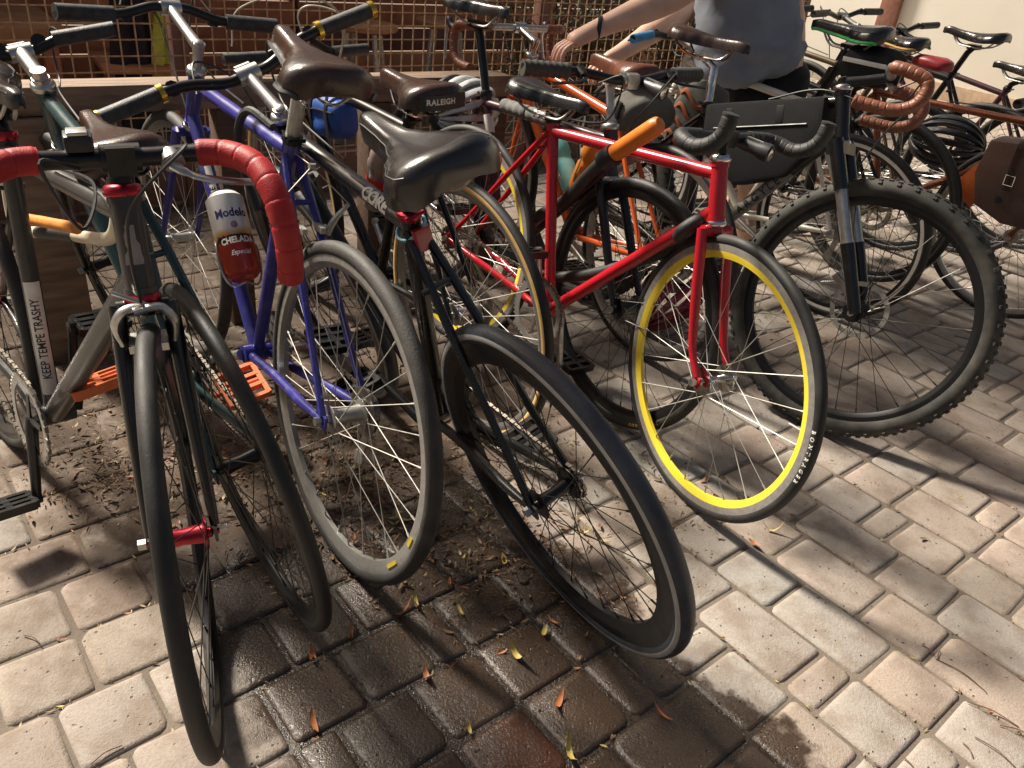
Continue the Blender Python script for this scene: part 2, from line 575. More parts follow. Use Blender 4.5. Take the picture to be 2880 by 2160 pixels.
def light_unit(par, p, d, mat=None, r=0.014, L=0.075):
    m = MB()
    d = Vector(d).normalized()
    m.lathe([(.0001, -L / 2), (r * .8, -L / 2), (r * .92, -L * .3), (r, L * .1), (r * 1.25, L * .25), (r * 1.3, L * .46), (r * 1.1, L / 2), (.0001, L * .47)], p, d, 16)
    o = m.build('bike_light', M_plastic, par)
    l = MB()
    l.lathe([(r * 1.0, L * .502), (r * .6, L * .53), (.0001, L * .535)], p, d, 14)
    l.build('lens', M_chrome, o)
    s = MB()
    u = d.orthogonal().normalized()
    u = Vector((0, 0, 1)) - d * d.z
    u.normalize()
    s.box(Vector(p) + u * r * 1.03, (r * .9, L * .5, .003), Matrix((d.cross(u), d, u)).transposed())
    s.build('label_strip', M_alu, o)
    return o

def make_bike(S):
    """S: dict of measured points in the bike's own plane: x forward, y left, z up (metres)"""
    h, l = R(S['head']), R(S['lean'])
    f = Vector((math.cos(h), math.sin(h), 0))
    le = Vector((-math.sin(h), math.cos(h), 0))
    u = Vector((0, 0, 1)) * math.cos(l) + le * math.sin(l)
    s = le * math.cos(l) - Vector((0, 0, 1)) * math.sin(l)
    g = lambda k, d=None: S.get(k, d)
    Rw, rt = S['R'], g('rt', .014)
    bb, sc, ht, hb = [Vector((p[0], 0, p[1])) for p in (S['bb'], S['sc'], S['ht'], S['hb'])]
    ra = Vector((S['xr'], 0, Rw + rt * (1 / math.cos(l) - 1)))
    fa = Vector((S['xf'], 0, Rw + rt * (1 / math.cos(l) - 1)))
    ax = (ht - hb).normalized()
    Mst = Matrix.Translation(hb) @ Matrix.Rotation(R(g('steer', 0)), 4, ax) @ Matrix.Translation(-hb)
    Mbar = Matrix.Translation(hb) @ Matrix.Rotation(R(g('steer', 0) + g('bar_turn', 0)), 4, ax) @ Matrix.Translation(-hb)
    # keep the measured wheel where it was measured after steering
    o = Vector((S['pos'][0], S['pos'][1], rt * (1 - math.cos(l))))
    if g('ref', 'r') == 'f':
        d = (Mst @ fa) - fa
        o = o - f * d.x - s * d.y
    Mw = Matrix(((f.x, s.x, u.x, o.x), (f.y, s.y, u.y, o.y), (f.z, s.z, u.z, o.z), (0, 0, 0, 1)))
    root = empty(S['name'], Mw)
    tag(root, S['label'], 'bicycle', S.get('group', 'bicycles parked at the rack'))
    pm = S['paint']
    # ---- frame
    m = MB()
    rt_, rd, rs = g('tt_r', .0140), g('dt_r', .0155), g('st_r', .0143)
    hr = g('ht_r', .0175)
    m.tube([hb - ax * .004, ht + ax * .004], hr, n=14)
    for p, q in ((hb - ax * .006, hb + ax * .006), (ht - ax * .006, ht + ax * .006)):
        m.tube([p, q], hr + .002, n=14)
    tt_end = Vector(g('tt_end')) if g('tt_end') else ht - ax * .022
    tt_start = sc - (sc - bb).normalized() * g('tt_drop', .012)
    if not g('no_tt'):
        m.tube([tt_start, tt_end], rt_, n=12)
    m.tube([bb, hb + ax * .022], rd, n=12)
    m.tube([bb, sc + (sc - bb).normalized() * .012], rs, n=12)
    m.tube([sc - (sc - bb).normalized() * .012, sc + (sc - bb).normalized() * .014], rs + .0025, n=12)
    m.tube([bb + Vector((0, -.036, 0)), bb + Vector((0, .036, 0))], .021, n=14)
    hw = g('rear_hw', .034) + .016
    for sg in (-1, 1):
        y = sg * hw
        dp = ra + Vector((0, y, 0))
        m.tube(catmull([bb + Vector((-.015, sg * .022, 0)), bb.lerp(ra, .35) + Vector((0, sg * .028, 0)), bb.lerp(ra, .75) + Vector((0, y * .9, 0)), dp], 4), [.0105] * 9 + [.0095, .0085, .008, .0075], n=9)
        top = sc + (bb - sc).normalized() * .018 + Vector((-.008, sg * .013, 0))
        m.tube(catmull([top, top.lerp(ra, .35) + Vector((0, sg * .02, 0)), top.lerp(ra, .8) + Vector((0, y * .78, 0)), dp + Vector((0, 0, .008))], 4), [.0085] * 6 + [.0075] * 7, n=8)
        m.box(dp + Vector((.004, 0, -.002)), (.040, .0045, .030))
    brd = top.lerp(ra, (top.z - (Rw * 2 + .012)) / max(.05, (top.z - ra.z))) if top.z > Rw * 2 else top.lerp(ra, .2)
    m.tube([brd + Vector((0, -.03, 0)), brd + Vector((0, .03, 0))], .006, n=8)
    frame = m.build('frame', pm, root)
    # headset cups
    hs = MB()
    hs.lathe([(hr + .004, 0), (hr + .006, .004), (hr + .005, .012), (hr + .001, .016), (hr - .003, .017)], ht + ax * .004, ax, 18)
    hs.build('headset_cup', g('headset_m', M_alu), frame)
    hs = MB()
    hs.lathe([(hr + .004, 0), (hr + .006, .005), (hr + .004, .011), (hr, .013)], hb - ax * .003, -ax, 18)
    hs.build('headset_cup', g('headset_m', M_alu), frame)
    # ---- fork
    fm = g('fork_m', pm)
    k = MB()
    cr = hb - ax * .02
    fw = g('front_hw', .034) + .014
    if g('susp'):
        up = hb + ax * .0
        k.box(cr - ax * .004, (.045, .145, .032), Matrix.Rotation(-math.atan2(ax.x, ax.z) * -1, 3, 'Y'))
        for sg in (-1, 1):
            a0 = cr + Vector((0, sg * .062, 0)) + ax * .02
            a1 = fa + Vector((0, sg * .062, .02))
            k.tube([a0, a0.lerp(a1, .30)], .0195, n=14)
        fk = k.build('fork', fm, root, Mst)
        for sg in (-1, 1):
            a0 = cr + Vector((0, sg * .062, 0)) + ax * .02
            a1 = fa + Vector((0, sg * .062, .02))
            q = MB()
            q.tube([a0.lerp(a1, .28), a0.lerp(a1, .64)], .0165, n=14)
            for t_ in (.61, .63):
                q.tube([a0.lerp(a1, t_), a0.lerp(a1, t_ + .008)], .0185, n=14)
            q.build('stanchion', M_alu, fk, Mst)
            q = MB()
            q.tube([a0.lerp(a1, .62), a1 + (a1 - a0).normalized() * .02], [.0195, .0165], n=14)
            q.box(fa + Vector((0, sg * .058, 0)), (.03, .012, .035))
            q.build('lower_leg', fm, fk, Mst)
    else:
        k.tube([cr + Vector((0, -.036, 0)) - ax * .004, cr + Vector((0, .036, 0)) - ax * .004], .0135, n=12)
        k.tube([hb + ax * .0, cr - ax * .01], hr * .95, n=12)
        for sg in (-1, 1):
            b0 = cr + Vector((0, sg * .036, 0)) + ax * .002
            tip = fa + Vector((0, sg * fw, 0))
            L_ = (b0 - tip).length
            b1 = b0 - ax * (L_ * .45) + Vector((0, sg * .006, 0))
            st_ = g('fork_straight', False)
            if st_:
                b1 = b0.lerp(tip, .5)
                b2 = b0.lerp(tip, .8)
            else:
                b2 = b0 - ax * (L_ * .78) + Vector((.006, sg * .010, 0))
            k.tube(catmull([b0, b1, b2, tip + Vector((-.004, 0, .010))], 5), g('fork_r', [.0125] * 5 + [.0120, .0115, .011, .0105, .010, .0095, .009, .0085, .008, .0075, .007]), n=10)
            k.box(tip, (.022, .005, .026))
        fk = k.build('fork', fm, root, Mst)
    # ---- wheels
    wr, wf = dict(S.get('wr', {})), dict(S.get('wf', S.get('wr', {})))
    wf.pop('cogs', None)
    if g('wheels', 'rf') .find('r') >= 0:
        make_wheel(root, ra, Rw, rt, None, hub_w=g('rear_hw', .034), cogs=wr.pop('cogs', 1), **wr)
    make_wheel(root, fa, g('Rf', Rw), g('rtf', rt), Mst, hub_w=g('front_hw', .034), **wf)
    # ---- seat post and saddle
    sx, sz = S['saddle']
    sh = g('saddle_h', .045)
    ptop = Vector((sx, 0, sz - sh - .024))
    d = (sc - bb).normalized()
    pst = MB()
    elbow = sc + d * max(.02, (ptop.z - sc.z) - .02)
    pst.tube([sc - d * .05, elbow, ptop.lerp(elbow, .15)], g('post_r', .0134), n=14)
    pst.box(ptop, (.045, .046, .020))
    pst.tube([ptop + Vector((0, -.028, -.004)), ptop + Vector((0, .028, -.004))], .005, n=8)
    po = pst.build('seat_post', g('post_m', M_alu), root, bevel=0)
    cl = MB()
    cl.lathe([(rs + .0045, -.008), (rs + .0055, -.006), (rs + .0055, .006), (rs + .0045, .008), (.01, .0085)], sc + d * .016, d, 16)
    cl.tube([sc + d * .016 + Vector((-.02, -.018, 0)), sc + d * .016 + Vector((-.02, .018, 0))], .004, n=6)
    cl.build('seat_clamp', g('clamp_m', M_black), po)
    sad = make_saddle(root, (sx, sz), **S.get('saddle_kw', {}))
    # ---- stem and bars
    C = Vector((g('clamp')[0], 0, g('clamp')[1]))
    sm = MB()
    stm = g('stem_m', M_alu)
    if g('quill', True):
        kn = ht + ax * max(.02, ((C - ht).dot(ax)) + g('quill_up', 0.0))
        sm.tube([ht, kn - ax * .004], .0112, n=14)
        sm.tube([kn - ax * .020, kn + ax * .010], [.0125, .0150], n=14)
        sm.tube([kn, kn.lerp(C, .5), C], [.0145, .0125, .0135], n=12)
        sm.lathe([(.011, 0), (.011, .006), (.006, .009)], kn + ax * .008, ax, 12)
    else:
        kn = ht + ax * max(.015, ((C - ht).dot(ax)))
        sm.tube([ht, kn + ax * .018], .0155, n=14)
        sm.tube([ht + ax * .012, ht + ax * .030], .0185, n=14)
        sm.tube([kn, C], .0165, n=14)
    sm.tube([C + Vector((0, -.024, 0)), C + Vector((0, .024, 0))], .0185, n=16)
    sm.box(C + Vector((.016, 0, 0)), (.010, .034, .036))
    so = sm.build('stem', stm, root, Mbar, bevel=0)
    bt = g('bar', 'drop')
    hbm = MB()
    w = g('bar_w', .205)
    if bt == 'drop':
        paths = {}
        for sg in (-1, 1):
            pth = drop_path((C.x, C.z), w, g('reach', .085), g('drop', .13), g('back', .05), sg, g('bar_rise', 0), g('bar_style'))
            paths[sg] = pth
            hbm.tube([Vector((C.x, 0, C.z))] + pth, .0122, n=10)
        ho = hbm.build('handlebar', g('bar_m', M_alu), root, Mbar)
        for sg in (-1, 1):
            tp = resample(paths[sg], .0022)
            tp = tp[int(len(tp) * g('tape_from', .16)):]
            q = MB()
            tp.append(tp[-1] + (tp[-1] - tp[-2]).normalized() * .002)
            rr = wrap_radii(tp, g('tape_r', .0162), g('tape_pitch', .024))
            rr[-1] = .006
            rr[-2] = .0155
            q.tube(tp, rr, n=12)
            q.build('bar_tape', g('tape_m', M_black_tape), ho, Mbar)
            if g('levers', True):
                hd = paths[sg][int(len(paths[sg]) * .47)]
                lv = MB()
                lv.tube(catmull([hd + Vector((-.012, 0, .002)), hd + Vector((.025, 0, .006)), hd + Vector((.045, 0, .022)), hd + Vector((.055, 0, .030))], 4), [.013] * 4 + [.0135] * 4 + [.0135, .013, .012, .011, .008], n=10)
                lo = lv.build('brake_hood', g('hood_m', M_plastic), ho, Mbar)
                lb = MB()
                lb.tube(catmull([hd + Vector((.045, 0, .014)), hd + Vector((.060, 0, -.02)), hd + Vector((.052, sg * .006, -.07)), hd + Vector((.040, sg * .010, -.105))], 4), [.006] * 9 + [.0055, .005, .005, .004], n=8, flat=(1.0, .6))
                lb.build('brake_lever', M_alu, lo, Mbar)
    else:
        rise, swp = g('bar_rise', .02), g('sweep', .03)
        for sg in (-1, 1):
            q = catmull([(C.x, 0, C.z), (C.x, sg * w * .16, C.z), (C.x - swp * .2, sg * w * .38, C.z + rise * .75), (C.x - swp * .45, sg * w * .55, C.z + rise), (C.x - swp, sg * w, C.z + rise)], 6)
            hbm.tube(q, .0118, n=12)
        ho = hbm.build('handlebar', g('bar_m', M_black), root, Mbar)
        for sg in (-1, 1):
            e = Vector((C.x - swp, sg * w, C.z + rise))
            b = Vector((C.x - swp * .45, sg * w * .55, C.z + rise))
            dd = (b - e).normalized()
            gl = g('grip_l', .125)
            q = MB()
            n_ = 22
            pts = [e + dd * gl * i / n_ for i in range(n_ + 1)]
            rg = g('grip_r', .0165)
            rr = [rg + (.0012 if (g('grip_ribs') and i % 3 == 0) else 0) - (.0012 if (g('grip_ribs') and i % 3 == 1) else 0) for i in range(n_ + 1)]
            q.tube(pts, rr, n=14)
            go = q.build('grip', g('grip_m', M_grip), ho, Mbar)
            if g('ring_m'):
                q = MB()
                q.lathe([(.0001, -.004), (.0178, -.004), (.0185, 0), (.0185, .008), (.0160, .009)], e, dd, 18)
                q.build('end_cap', g('ring_m'), go, Mbar)
                q = MB()
                q.lathe([(.0165, 0), (.0190, .0006), (.0190, .0115), (.0165, .012)], e + dd * gl, dd, 18)
                q.build('lock_ring', g('ring_m'), go, Mbar)
            if g('levers', True):
                p = e + dd * (gl + .03)
                q = MB()
                q.tube([p + Vector((-.004, 0, .002)), p + Vector((.022, 0, -.006))], [.016, .011], n=10)
                q.tube(catmull([p + Vector((.022, 0, -.006)), p + Vector((.040, sg * .012, -.012)), p + Vector((.048, sg * .05, -.016)), p + Vector((.042, sg * .105, -.020))], 5), .0058, n=7, flat=(1, .6))
                q.build('brake_lever', g('lever_m', M_black), ho, Mbar)
    # ---- crank, rings, pedals, chain
    ca = R(g('crank', 20))
    cl_ = .170
    cm = g('crank_m', M_alu)
    ck = MB()
    yr = -.046
    ends = {}
    for sg, a in ((-1, ca), (1, ca + math.pi)):
        y0, y1 = (sg * .040, sg * .062)
        e = bb + Vector((math.cos(a) * cl_, y1, math.sin(a) * cl_))
        ck.tube([bb + Vector((0, y0, 0)), bb + Vector((math.cos(a) * .02, y0 + sg * .006, math.sin(a) * .02)), e], [.014, .0125, .0095], n=10, flat=(1, 1))
        ck.tube([e + Vector((0, -sg * .008, 0)), e + Vector((0, sg * .006, 0))], .0125, n=12)
        ends[sg] = e
    for j in range(5):
        a = ca + 2 * math.pi * j / 5 + .3
        ck.tube([bb + Vector((0, yr, 0)), bb + Vector((math.cos(a) * .062, yr, math.sin(a) * .062))], [.010, .006], n=6, flat=(.4, 1))
    cko = ck.build('crankset', cm, root)
    for rr, yy in ((g('ring_r', .090), yr),) + (((.066, yr + .008),) if g('double') else ()):
        q = MB()
        nt = int(rr * 2 * math.pi / .0127)
        bs = len(q.v)
        n2 = nt * 4
        for i in range(n2):
            a = 2 * math.pi * i / n2
            ro = rr + (.0032 if i % 4 in (1, 2) else -.0025)
            for (r_, y_) in ((rr - .020, yy - .0013), (ro, yy - .0013), (ro, yy + .0013), (rr - .020, yy + .0013)):
                q.v.append(bb + Vector((r_ * math.cos(a), y_, r_ * math.sin(a))))
        for i in range(n2):
            j = (i + 1) % n2
            for k_ in range(4):
                k2 = (k_ + 1) % 4
                q.face((bs + i * 4 + k_, bs + j * 4 + k_, bs + j * 4 + k2, bs + i * 4 + k2))
        q.build('chainring', g('ring_mat', M_alu_dull), cko)
    for sg in (-1, 1):
        e = ends[sg] + Vector((0, sg * g('pedal_y', .055), 0))
        q = MB()
        q.tube([ends[sg], e + Vector((0, sg * .045, 0))], .007, n=8)
        pm_ = g('pedal_m', M_black)
        tl = Matrix.Rotation(R(g('pedal_tilt', 8) * sg), 3, 'Y')
        big = g('pedal_size', .085)
        for x_ in (-big * .48, -big * .16, big * .16, big * .48):
            q.box(e + tl @ Vector((x_, 0, 0)), (.010, .092, .018), tl)
        for y_ in (-.046, 0, .046):
            q.box(e + Vector((0, y_, 0)), (big, .012, .0165), tl)
        q.build('pedal', pm_, cko)
    if g('chain', True):
        rc, rr = .034 + .0045 * (g('wr', {}).get('cogs', 1) - 1) * .5, g('ring_r', .090)
        yc = yr
        path = []
        dv = Vector((bb.x - ra.x, 0, bb.z - ra.z))
        D_ = dv.length
        th = math.atan2(dv.z, dv.x)
        al = math.asin((rr - rc) / D_)
        for i in range(15):
            a = th + math.pi / 2 + al - (math.pi + 2 * al) * i / 14
            path.append(bb + Vector((rr * math.cos(a), yc, rr * math.sin(a))))
        for i in range(9):
            a = th - math.pi / 2 - al - (math.pi - 2 * al) * i / 8
            path.append(ra + Vector((rc * math.cos(a), yc, rc * math.sin(a))))
        path.append(path[0].copy())
        lk = resample(path, .0127)
        q = MB()
        for i, (a, b) in enumerate(zip(lk, lk[1:])):
            t = (b - a)
            if t.length < .006:
                continue
            t.normalize()
            up = t.cross(Vector((0, 1, 0)))
            rot = Matrix((t, Vector((0, 1, 0)), up)).transposed()
            q.box((a + b) / 2, (.0120 if i % 2 else .0075, .0068 if i % 2 else .0042, .0085 if i % 2 else .0070), rot)
        q.build('chain', M_chain, root)
    # ---- brakes
    fb = fa + (hb - fa).normalized() * (g('Rf', Rw) + .004)
    if g('front_brake') == 'caliper':
        q = MB()
        fz = Mst
        c0 = cr + Vector((.030, 0, -.004))
        q.tube([cr, c0 + Vector((.012, 0, 0))], .0055, n=8)
        for sg in (-1, 1):
            q.tube(catmull([c0 + Vector((.006 * sg, -sg * .012, .010)), c0 + Vector((0, sg * .022, .012)), c0 + Vector((0, sg * .040, -.012)), c0 + Vector((0, sg * .036, -.045))], 5), [.0075] * 6 + [.0085] * 5 + [.0075, .0065, .006, .005, .005], n=9, flat=(1, .8))
            q.box(c0 + Vector((-.006, sg * .022, -.046)), (.045, .010, .012))
        q.tube([c0 + Vector((0, .012, .014)), c0 + Vector((0, -.035, .040))], .003, n=6)
        q.build('brake_caliper', M_alu, fk, Mst, bevel=0)
    if g('rear_canti'):
        br = top.lerp(ra, .30)
        q = MB()
        c0 = Vector((brd.x, 0, brd.z))
        dirn = (ra - top).normalized()
        base = top.lerp(ra, (top.z - (ra.z + Rw - .03)) / (top.z - ra.z))
        for sg in (-1, 1):
            b = Vector((base.x, sg * .036, base.z))
            q.tube([b + Vector((0, 0, 0)), b + Vector((-.022, sg * .004, 0))], .006, n=8)
            q.tube(catmull([b + Vector((-.016, 0, -.01)), b + Vector((-.02, sg * .012, .02)), b + Vector((-.022, sg * .040, .052))], 5), [.007] * 6 + [.006, .0055, .005, .0045, .004], n=8)
            q.box(b + Vector((-.014, -sg * .017, .004)), (.042, .010, .012))
        hang = Vector((base.x - .012, 0, base.z + .125))
        for sg in (-1, 1):
            q.tube([hang, Vector((base.x - .022, sg * .076, base.z + .052))], .0012, n=5)
        q.tube([hang + Vector((0, -.006, 0)), hang + Vector((0, .006, 0))], .006, n=8)
        q.tube([hang, sc + Vector((-.01, 0, -.01))], .0011, n=5)
        q.build('cantilever_brake', M_alu_dull, frame)
    if g('disc'):
        q = MB()
        y_ = .040
        q.hoop(fa + Vector((0, y_, 0)), .080, [(0, -.001), (0, .001), (-.013, .001), (-.013, -.001)], n=48)
        for j in range(6):
            a = j * math.pi / 3
            q.tube([fa + Vector((.02 * math.cos(a), y_, .02 * math.sin(a))), fa + Vector((.07 * math.cos(a + .5), y_, .07 * math.sin(a + .5)))], .0028, n=5)
        q.build('brake_disc', M_steel, fk, Mst)
        q = MB()
        q.box(fa + Vector((-.065, y_ + .006, .055)), (.075, .030, .034), Matrix.Rotation(R(35), 3, 'Y'))
        q.tube([fa + Vector((-.09, y_ + .02, .05)), fa + Vector((-.13, y_ + .025, .03))], .008, n=8)
        q.build('disc_caliper', M_alu, fk, Mst, bevel=.004)
    # ---- rear derailleur
    if g('derailleur'):
        q = MB()
        p = ra + Vector((.005, -hw - .012, -.035))
        q.box(p, (.03, .014, .05), Matrix.Rotation(R(20), 3, 'Y'))
        a, b = p + Vector((.012, 0, -.025)), p + Vector((.035, 0, -.105))
        q.box(a.lerp(b, .5), (.022, .006, .11), Matrix.Rotation(R(-14), 3, 'Y'))
        for c_ in (a, b):
            q.lathe([(.0001, -.004), (.018, -.004), (.018, .004), (.0001, .004)], c_, (0, 1, 0), 12)
        q.build('derailleur', M_alu_dull, frame, bevel=.002)
    # ---- cables
    cb = g('cables', 2)
    cm_ = g('cable_m', M_cable)
    if cb:
        q = MB()
        st0 = Mbar @ Vector((C.x + .02, g('cable_y', .11), C.z - .005))
        q.tube(catmull([st0, Mbar @ Vector((C.x + .09, .07, C.z + .035)), Mbar @ Vector((C.x + .10, .0, C.z - .03)), Mbar @ Vector((C.x + .05, -.01, C.z - .11)), Mst @ (fb + Vector((.02, 0, .04)))], 8), .0025, n=6)
        if cb > 1:
            st0 = Mbar @ Vector((C.x + .02, -g('cable_y', .11), C.z - .005))
            q.tube(catmull([st0, Mbar @ Vector((C.x + .08, -.09, C.z + .02)), Mbar @ Vector((C.x + .03, -.06, C.z - .08)), ht.lerp(sc, .12) + Vector((0, -.018, .012)), ht.lerp(sc, .5) + Vector((0, -.012, .006))], 8), .0025, n=6)
        q.build('brake_cable', cm_, root)
    return dict(root=root, Mst=Mst, Mbar=Mbar, frame=frame, fork=fk, stem=so, bars=ho, bb=bb, sc=sc, ht=ht, hb=hb, ra=ra, fa=fa, ax=ax, C=C, Mw=Mw, saddle=sad, Rw=Rw, rt=rt, post=po)
# ------------------------------------------------------------------ the setting
GA = R(-47.77)                       # direction of the paver courses
def ab(x, y):
    return (x * math.cos(GA) + y * math.sin(GA), -x * math.sin(GA) + y * math.cos(GA))
def xy(a, b):
    return (a * math.cos(GA) - b * math.sin(GA), a * math.sin(GA) + b * math.cos(GA))
def seen(x, y, z=0.0):
    q = Vector((x, y, z - CAMH))
    d = q.dot(fwd)
    if d < .1:
        return None
    return (1440 + FPX * q.dot(r2) / d, 1080 - FPX * q.dot(u2) / d)

def stone_material(name='paver_stone', sand=False):
    m = bpy.data.materials.new(name)
    m.use_nodes = True
    t = m.node_tree
    N, L = t.nodes, t.links
    p = N['Principled BSDF']
    geo = N.new('ShaderNodeNewGeometry')
    oi = N.new('ShaderNodeObjectInfo')
    def math_(op, a, b=None, c=None):
        n = N.new('ShaderNodeMath')
        n.operation = op
        for i, q in enumerate((a, b, c)):
            if q is None:
                continue
            if isinstance(q, (int, float)):
                n.inputs[i].default_value = q
            else:
                L.new(q, n.inputs[i])
        return n.outputs[0]
    def mix(fac, a, b, blend='MIX'):
        n = N.new('ShaderNodeMix')
        n.data_type = 'RGBA'
        n.blend_type = blend
        for i, q in ((0, fac), (6, a), (7, b)):
            if isinstance(q, (int, float)):
                n.inputs[i].default_value = q
            elif isinstance(q, tuple):
                n.inputs[i].default_value = (*q, 1)
            else:
                L.new(q, n.inputs[i])
        return n.outputs[2]
    def noise_(scale, detail=4, rough=.55, vec=None):
        n = N.new('ShaderNodeTexNoise')
        n.inputs['Scale'].default_value = scale
        n.inputs['Detail'].default_value = detail
        n.inputs['Roughness'].default_value = rough
        L.new(vec or geo.outputs['Position'], n.inputs['Vector'])
        return n.outputs['Fac']
    def smooth(x, lo, hi, a=0.0, b=1.0):
        n = N.new('ShaderNodeMapRange')
        n.interpolation_type = 'SMOOTHSTEP'
        L.new(x, n.inputs[0])
        n.inputs[1].default_value = lo
        n.inputs[2].default_value = hi
        n.inputs[3].default_value = a
        n.inputs[4].default_value = b
        return n.outputs[0]
    so_ = N.new('ShaderNodeSeparateColor')
    L.new(oi.outputs['Color'], so_.inputs[0])
    isl = math_('MULTIPLY', math_('MULTIPLY', geo.outputs['Random Per Island'], .962), so_.outputs[1])
    rv = math_('ADD', so_.outputs[0], isl)
    cr = N.new('ShaderNodeValToRGB')
    L.new(rv, cr.inputs[0])
    e = cr.color_ramp.elements
    cols = [(0, (.36, .31, .255)), (.14, (.31, .265, .225)), (.3, (.37, .30, .25)), (.45, (.33, .315, .285)), (.6, (.35, .285, .235)), (.75, (.30, .25, .215)), (.88, (.36, .335, .30)), (.962, (.34, .295, .255)), (.975, (.33, .15, .095)), (1, (.36, .18, .12))]
    e[0].color = (*cols[0][1], 1)
    e[1].position = 1
    e[1].color = (*cols[-1][1], 1)
    for pos, c in cols[1:-1]:
        q = e.new(pos)
        q.color = (*c, 1)
    blot = noise_(11, 6, .6)
    col = mix(smooth(blot, .42, .66, 0, .6), cr.outputs[0], (.19, .14, .105))
    if sand:
        col = mix(smooth(blot, .35, .65), (.11, .088, .068), (.17, .14, .11))
    fine = noise_(170, 3, .7)
    col = mix(smooth(fine, .35, .7, 0, .35), col, (.20, .165, .135))
    vo = N.new('ShaderNodeTexVoronoi')
    vo.inputs['Scale'].default_value = 62
    L.new(geo.outputs['Position'], vo.inputs['Vector'])
    pit = math_('MULTIPLY', smooth(vo.outputs['Distance'], .10, .20, 1, 0), smooth(noise_(23, 2), .48, .62))
    col = mix(math_('MULTIPLY', pit, .75), col, (.07, .055, .045))
    # spilled water: a soaked patch with a ragged outline
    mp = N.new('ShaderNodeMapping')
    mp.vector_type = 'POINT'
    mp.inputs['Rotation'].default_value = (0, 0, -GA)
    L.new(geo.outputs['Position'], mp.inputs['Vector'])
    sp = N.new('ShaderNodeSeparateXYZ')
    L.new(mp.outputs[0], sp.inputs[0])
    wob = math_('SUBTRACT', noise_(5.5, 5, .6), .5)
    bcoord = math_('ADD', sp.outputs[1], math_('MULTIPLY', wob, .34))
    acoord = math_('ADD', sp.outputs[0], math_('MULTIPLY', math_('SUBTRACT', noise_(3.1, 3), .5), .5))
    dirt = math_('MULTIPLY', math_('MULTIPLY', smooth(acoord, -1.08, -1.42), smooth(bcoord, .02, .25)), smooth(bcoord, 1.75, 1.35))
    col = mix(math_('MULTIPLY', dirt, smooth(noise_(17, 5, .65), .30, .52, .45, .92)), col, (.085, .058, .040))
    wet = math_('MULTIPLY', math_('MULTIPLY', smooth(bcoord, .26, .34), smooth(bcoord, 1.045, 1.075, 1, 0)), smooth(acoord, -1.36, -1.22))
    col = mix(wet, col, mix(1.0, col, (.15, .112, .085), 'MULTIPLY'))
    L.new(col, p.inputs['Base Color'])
    grain = noise_(420, 3, .6)
    rdry = smooth(blot, .3, .7, .82, .95)
    rwet = smooth(math_('ADD', math_('MULTIPLY', fine, .6), math_('MULTIPLY', blot, .4)), .36, .62, .12, .46)
    rm = N.new('ShaderNodeMix')
    L.new(wet, rm.inputs[0])
    L.new(rdry, rm.inputs[2])
    L.new(rwet, rm.inputs[3])
    L.new(rm.outputs[0], p.inputs['Roughness'])
    L.new(math_('MULTIPLY_ADD', wet, .25, .35), p.inputs['Specular IOR Level'])
    hgt = math_('ADD', math_('ADD', math_('MULTIPLY', grain, .5), math_('MULTIPLY', fine, 1.0)), math_('MULTIPLY', pit, -1.6))
    hgt = math_('ADD', hgt, math_('MULTIPLY', noise_(28, 4), .6))
    bp = N.new('ShaderNodeBump')
    bp.inputs['Strength'].default_value = .75
    bp.inputs['Distance'].default_value = .0022
    L.new(hgt, bp.inputs['Height'])
    L.new(bp.outputs[0], p.inputs['Normal'])
    return m
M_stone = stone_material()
M_sand = stone_material('joint_sand', True)

g = MB()
nX = 24
for i in range(nX + 1):
    for j in range(nX + 1):
        g.v.append(Vector((-60 + 120 * i / nX, -40 + 120 * j / nX, -.0065)))
for i in range(nX):
    for j in range(nX):
        k = i * (nX + 1) + j
        g.face((k, k + nX + 1, k + nX + 2, k + 1))
pavement = g.build('pavement', M_sand, kind='structure')
pavement['label'] = 'tumbled concrete paver floor with sandy joints'

def paver_mesh(la, lb, seed):
    rr = random.Random(seed)
    gap = .0028
    ha, hb_ = la / 2 - gap, lb / 2 - gap
    c = .0125
    out = []
    for (sx, sy) in ((1, 1), (-1, 1), (-1, -1), (1, -1)):
        cc = c * rr.uniform(.6, 1.5)
        q = [(ha, hb_ - cc), (ha - cc * .3, hb_ - cc * .3), (ha - cc, hb_)]
        if sx * sy < 0:
            q = q[::-1]
        out += [(x * sx + rr.uniform(-.0026, .0016), y * sy + rr.uniform(-.0026, .0016)) for (x, y) in q]
    m = MB()
    n = len(out)
    def ring(k, z, jz):
        for (x, y) in out:
            m.v.append(Vector((x * (1 - k / ha), y * (1 - k / hb_), z + rr.uniform(-jz, jz))))
    ring(.0, -.045, 0)
    ring(.0, -.0085, .001)
    ring(.0032, -.0028, .0008)
    ring(.0105, -.0002, .0005)
    for r in range(3):
        for k in range(n):
            k2 = (k + 1) % n
            m.face((r * n + k, r * n + k2, (r + 1) * n + k2, (r + 1) * n + k))
    m.face([3 * n + k for k in range(n)])
    return m
PITCHP = .1475
SIZES = {0: .0738, 1: .1475, 2: .2212}
templ = {}
for la, lb in ((0, 1), (1, 1), (2, 1), (1, 0), (1, 2)):
    for v in range(4):
        m = paver_mesh(SIZES[la], SIZES[lb], la * 100 + lb * 10 + v)
        me = bpy.data.meshes.new('paver')
        me.from_pydata([tuple(p) for p in m.v], [], m.f)
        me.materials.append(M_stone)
        me.polygons.foreach_set('use_smooth', [True] * len(me.polygons))
        me.set_sharp_from_angle(angle=R(60))
        templ[(la, lb, v)] = (me, m)
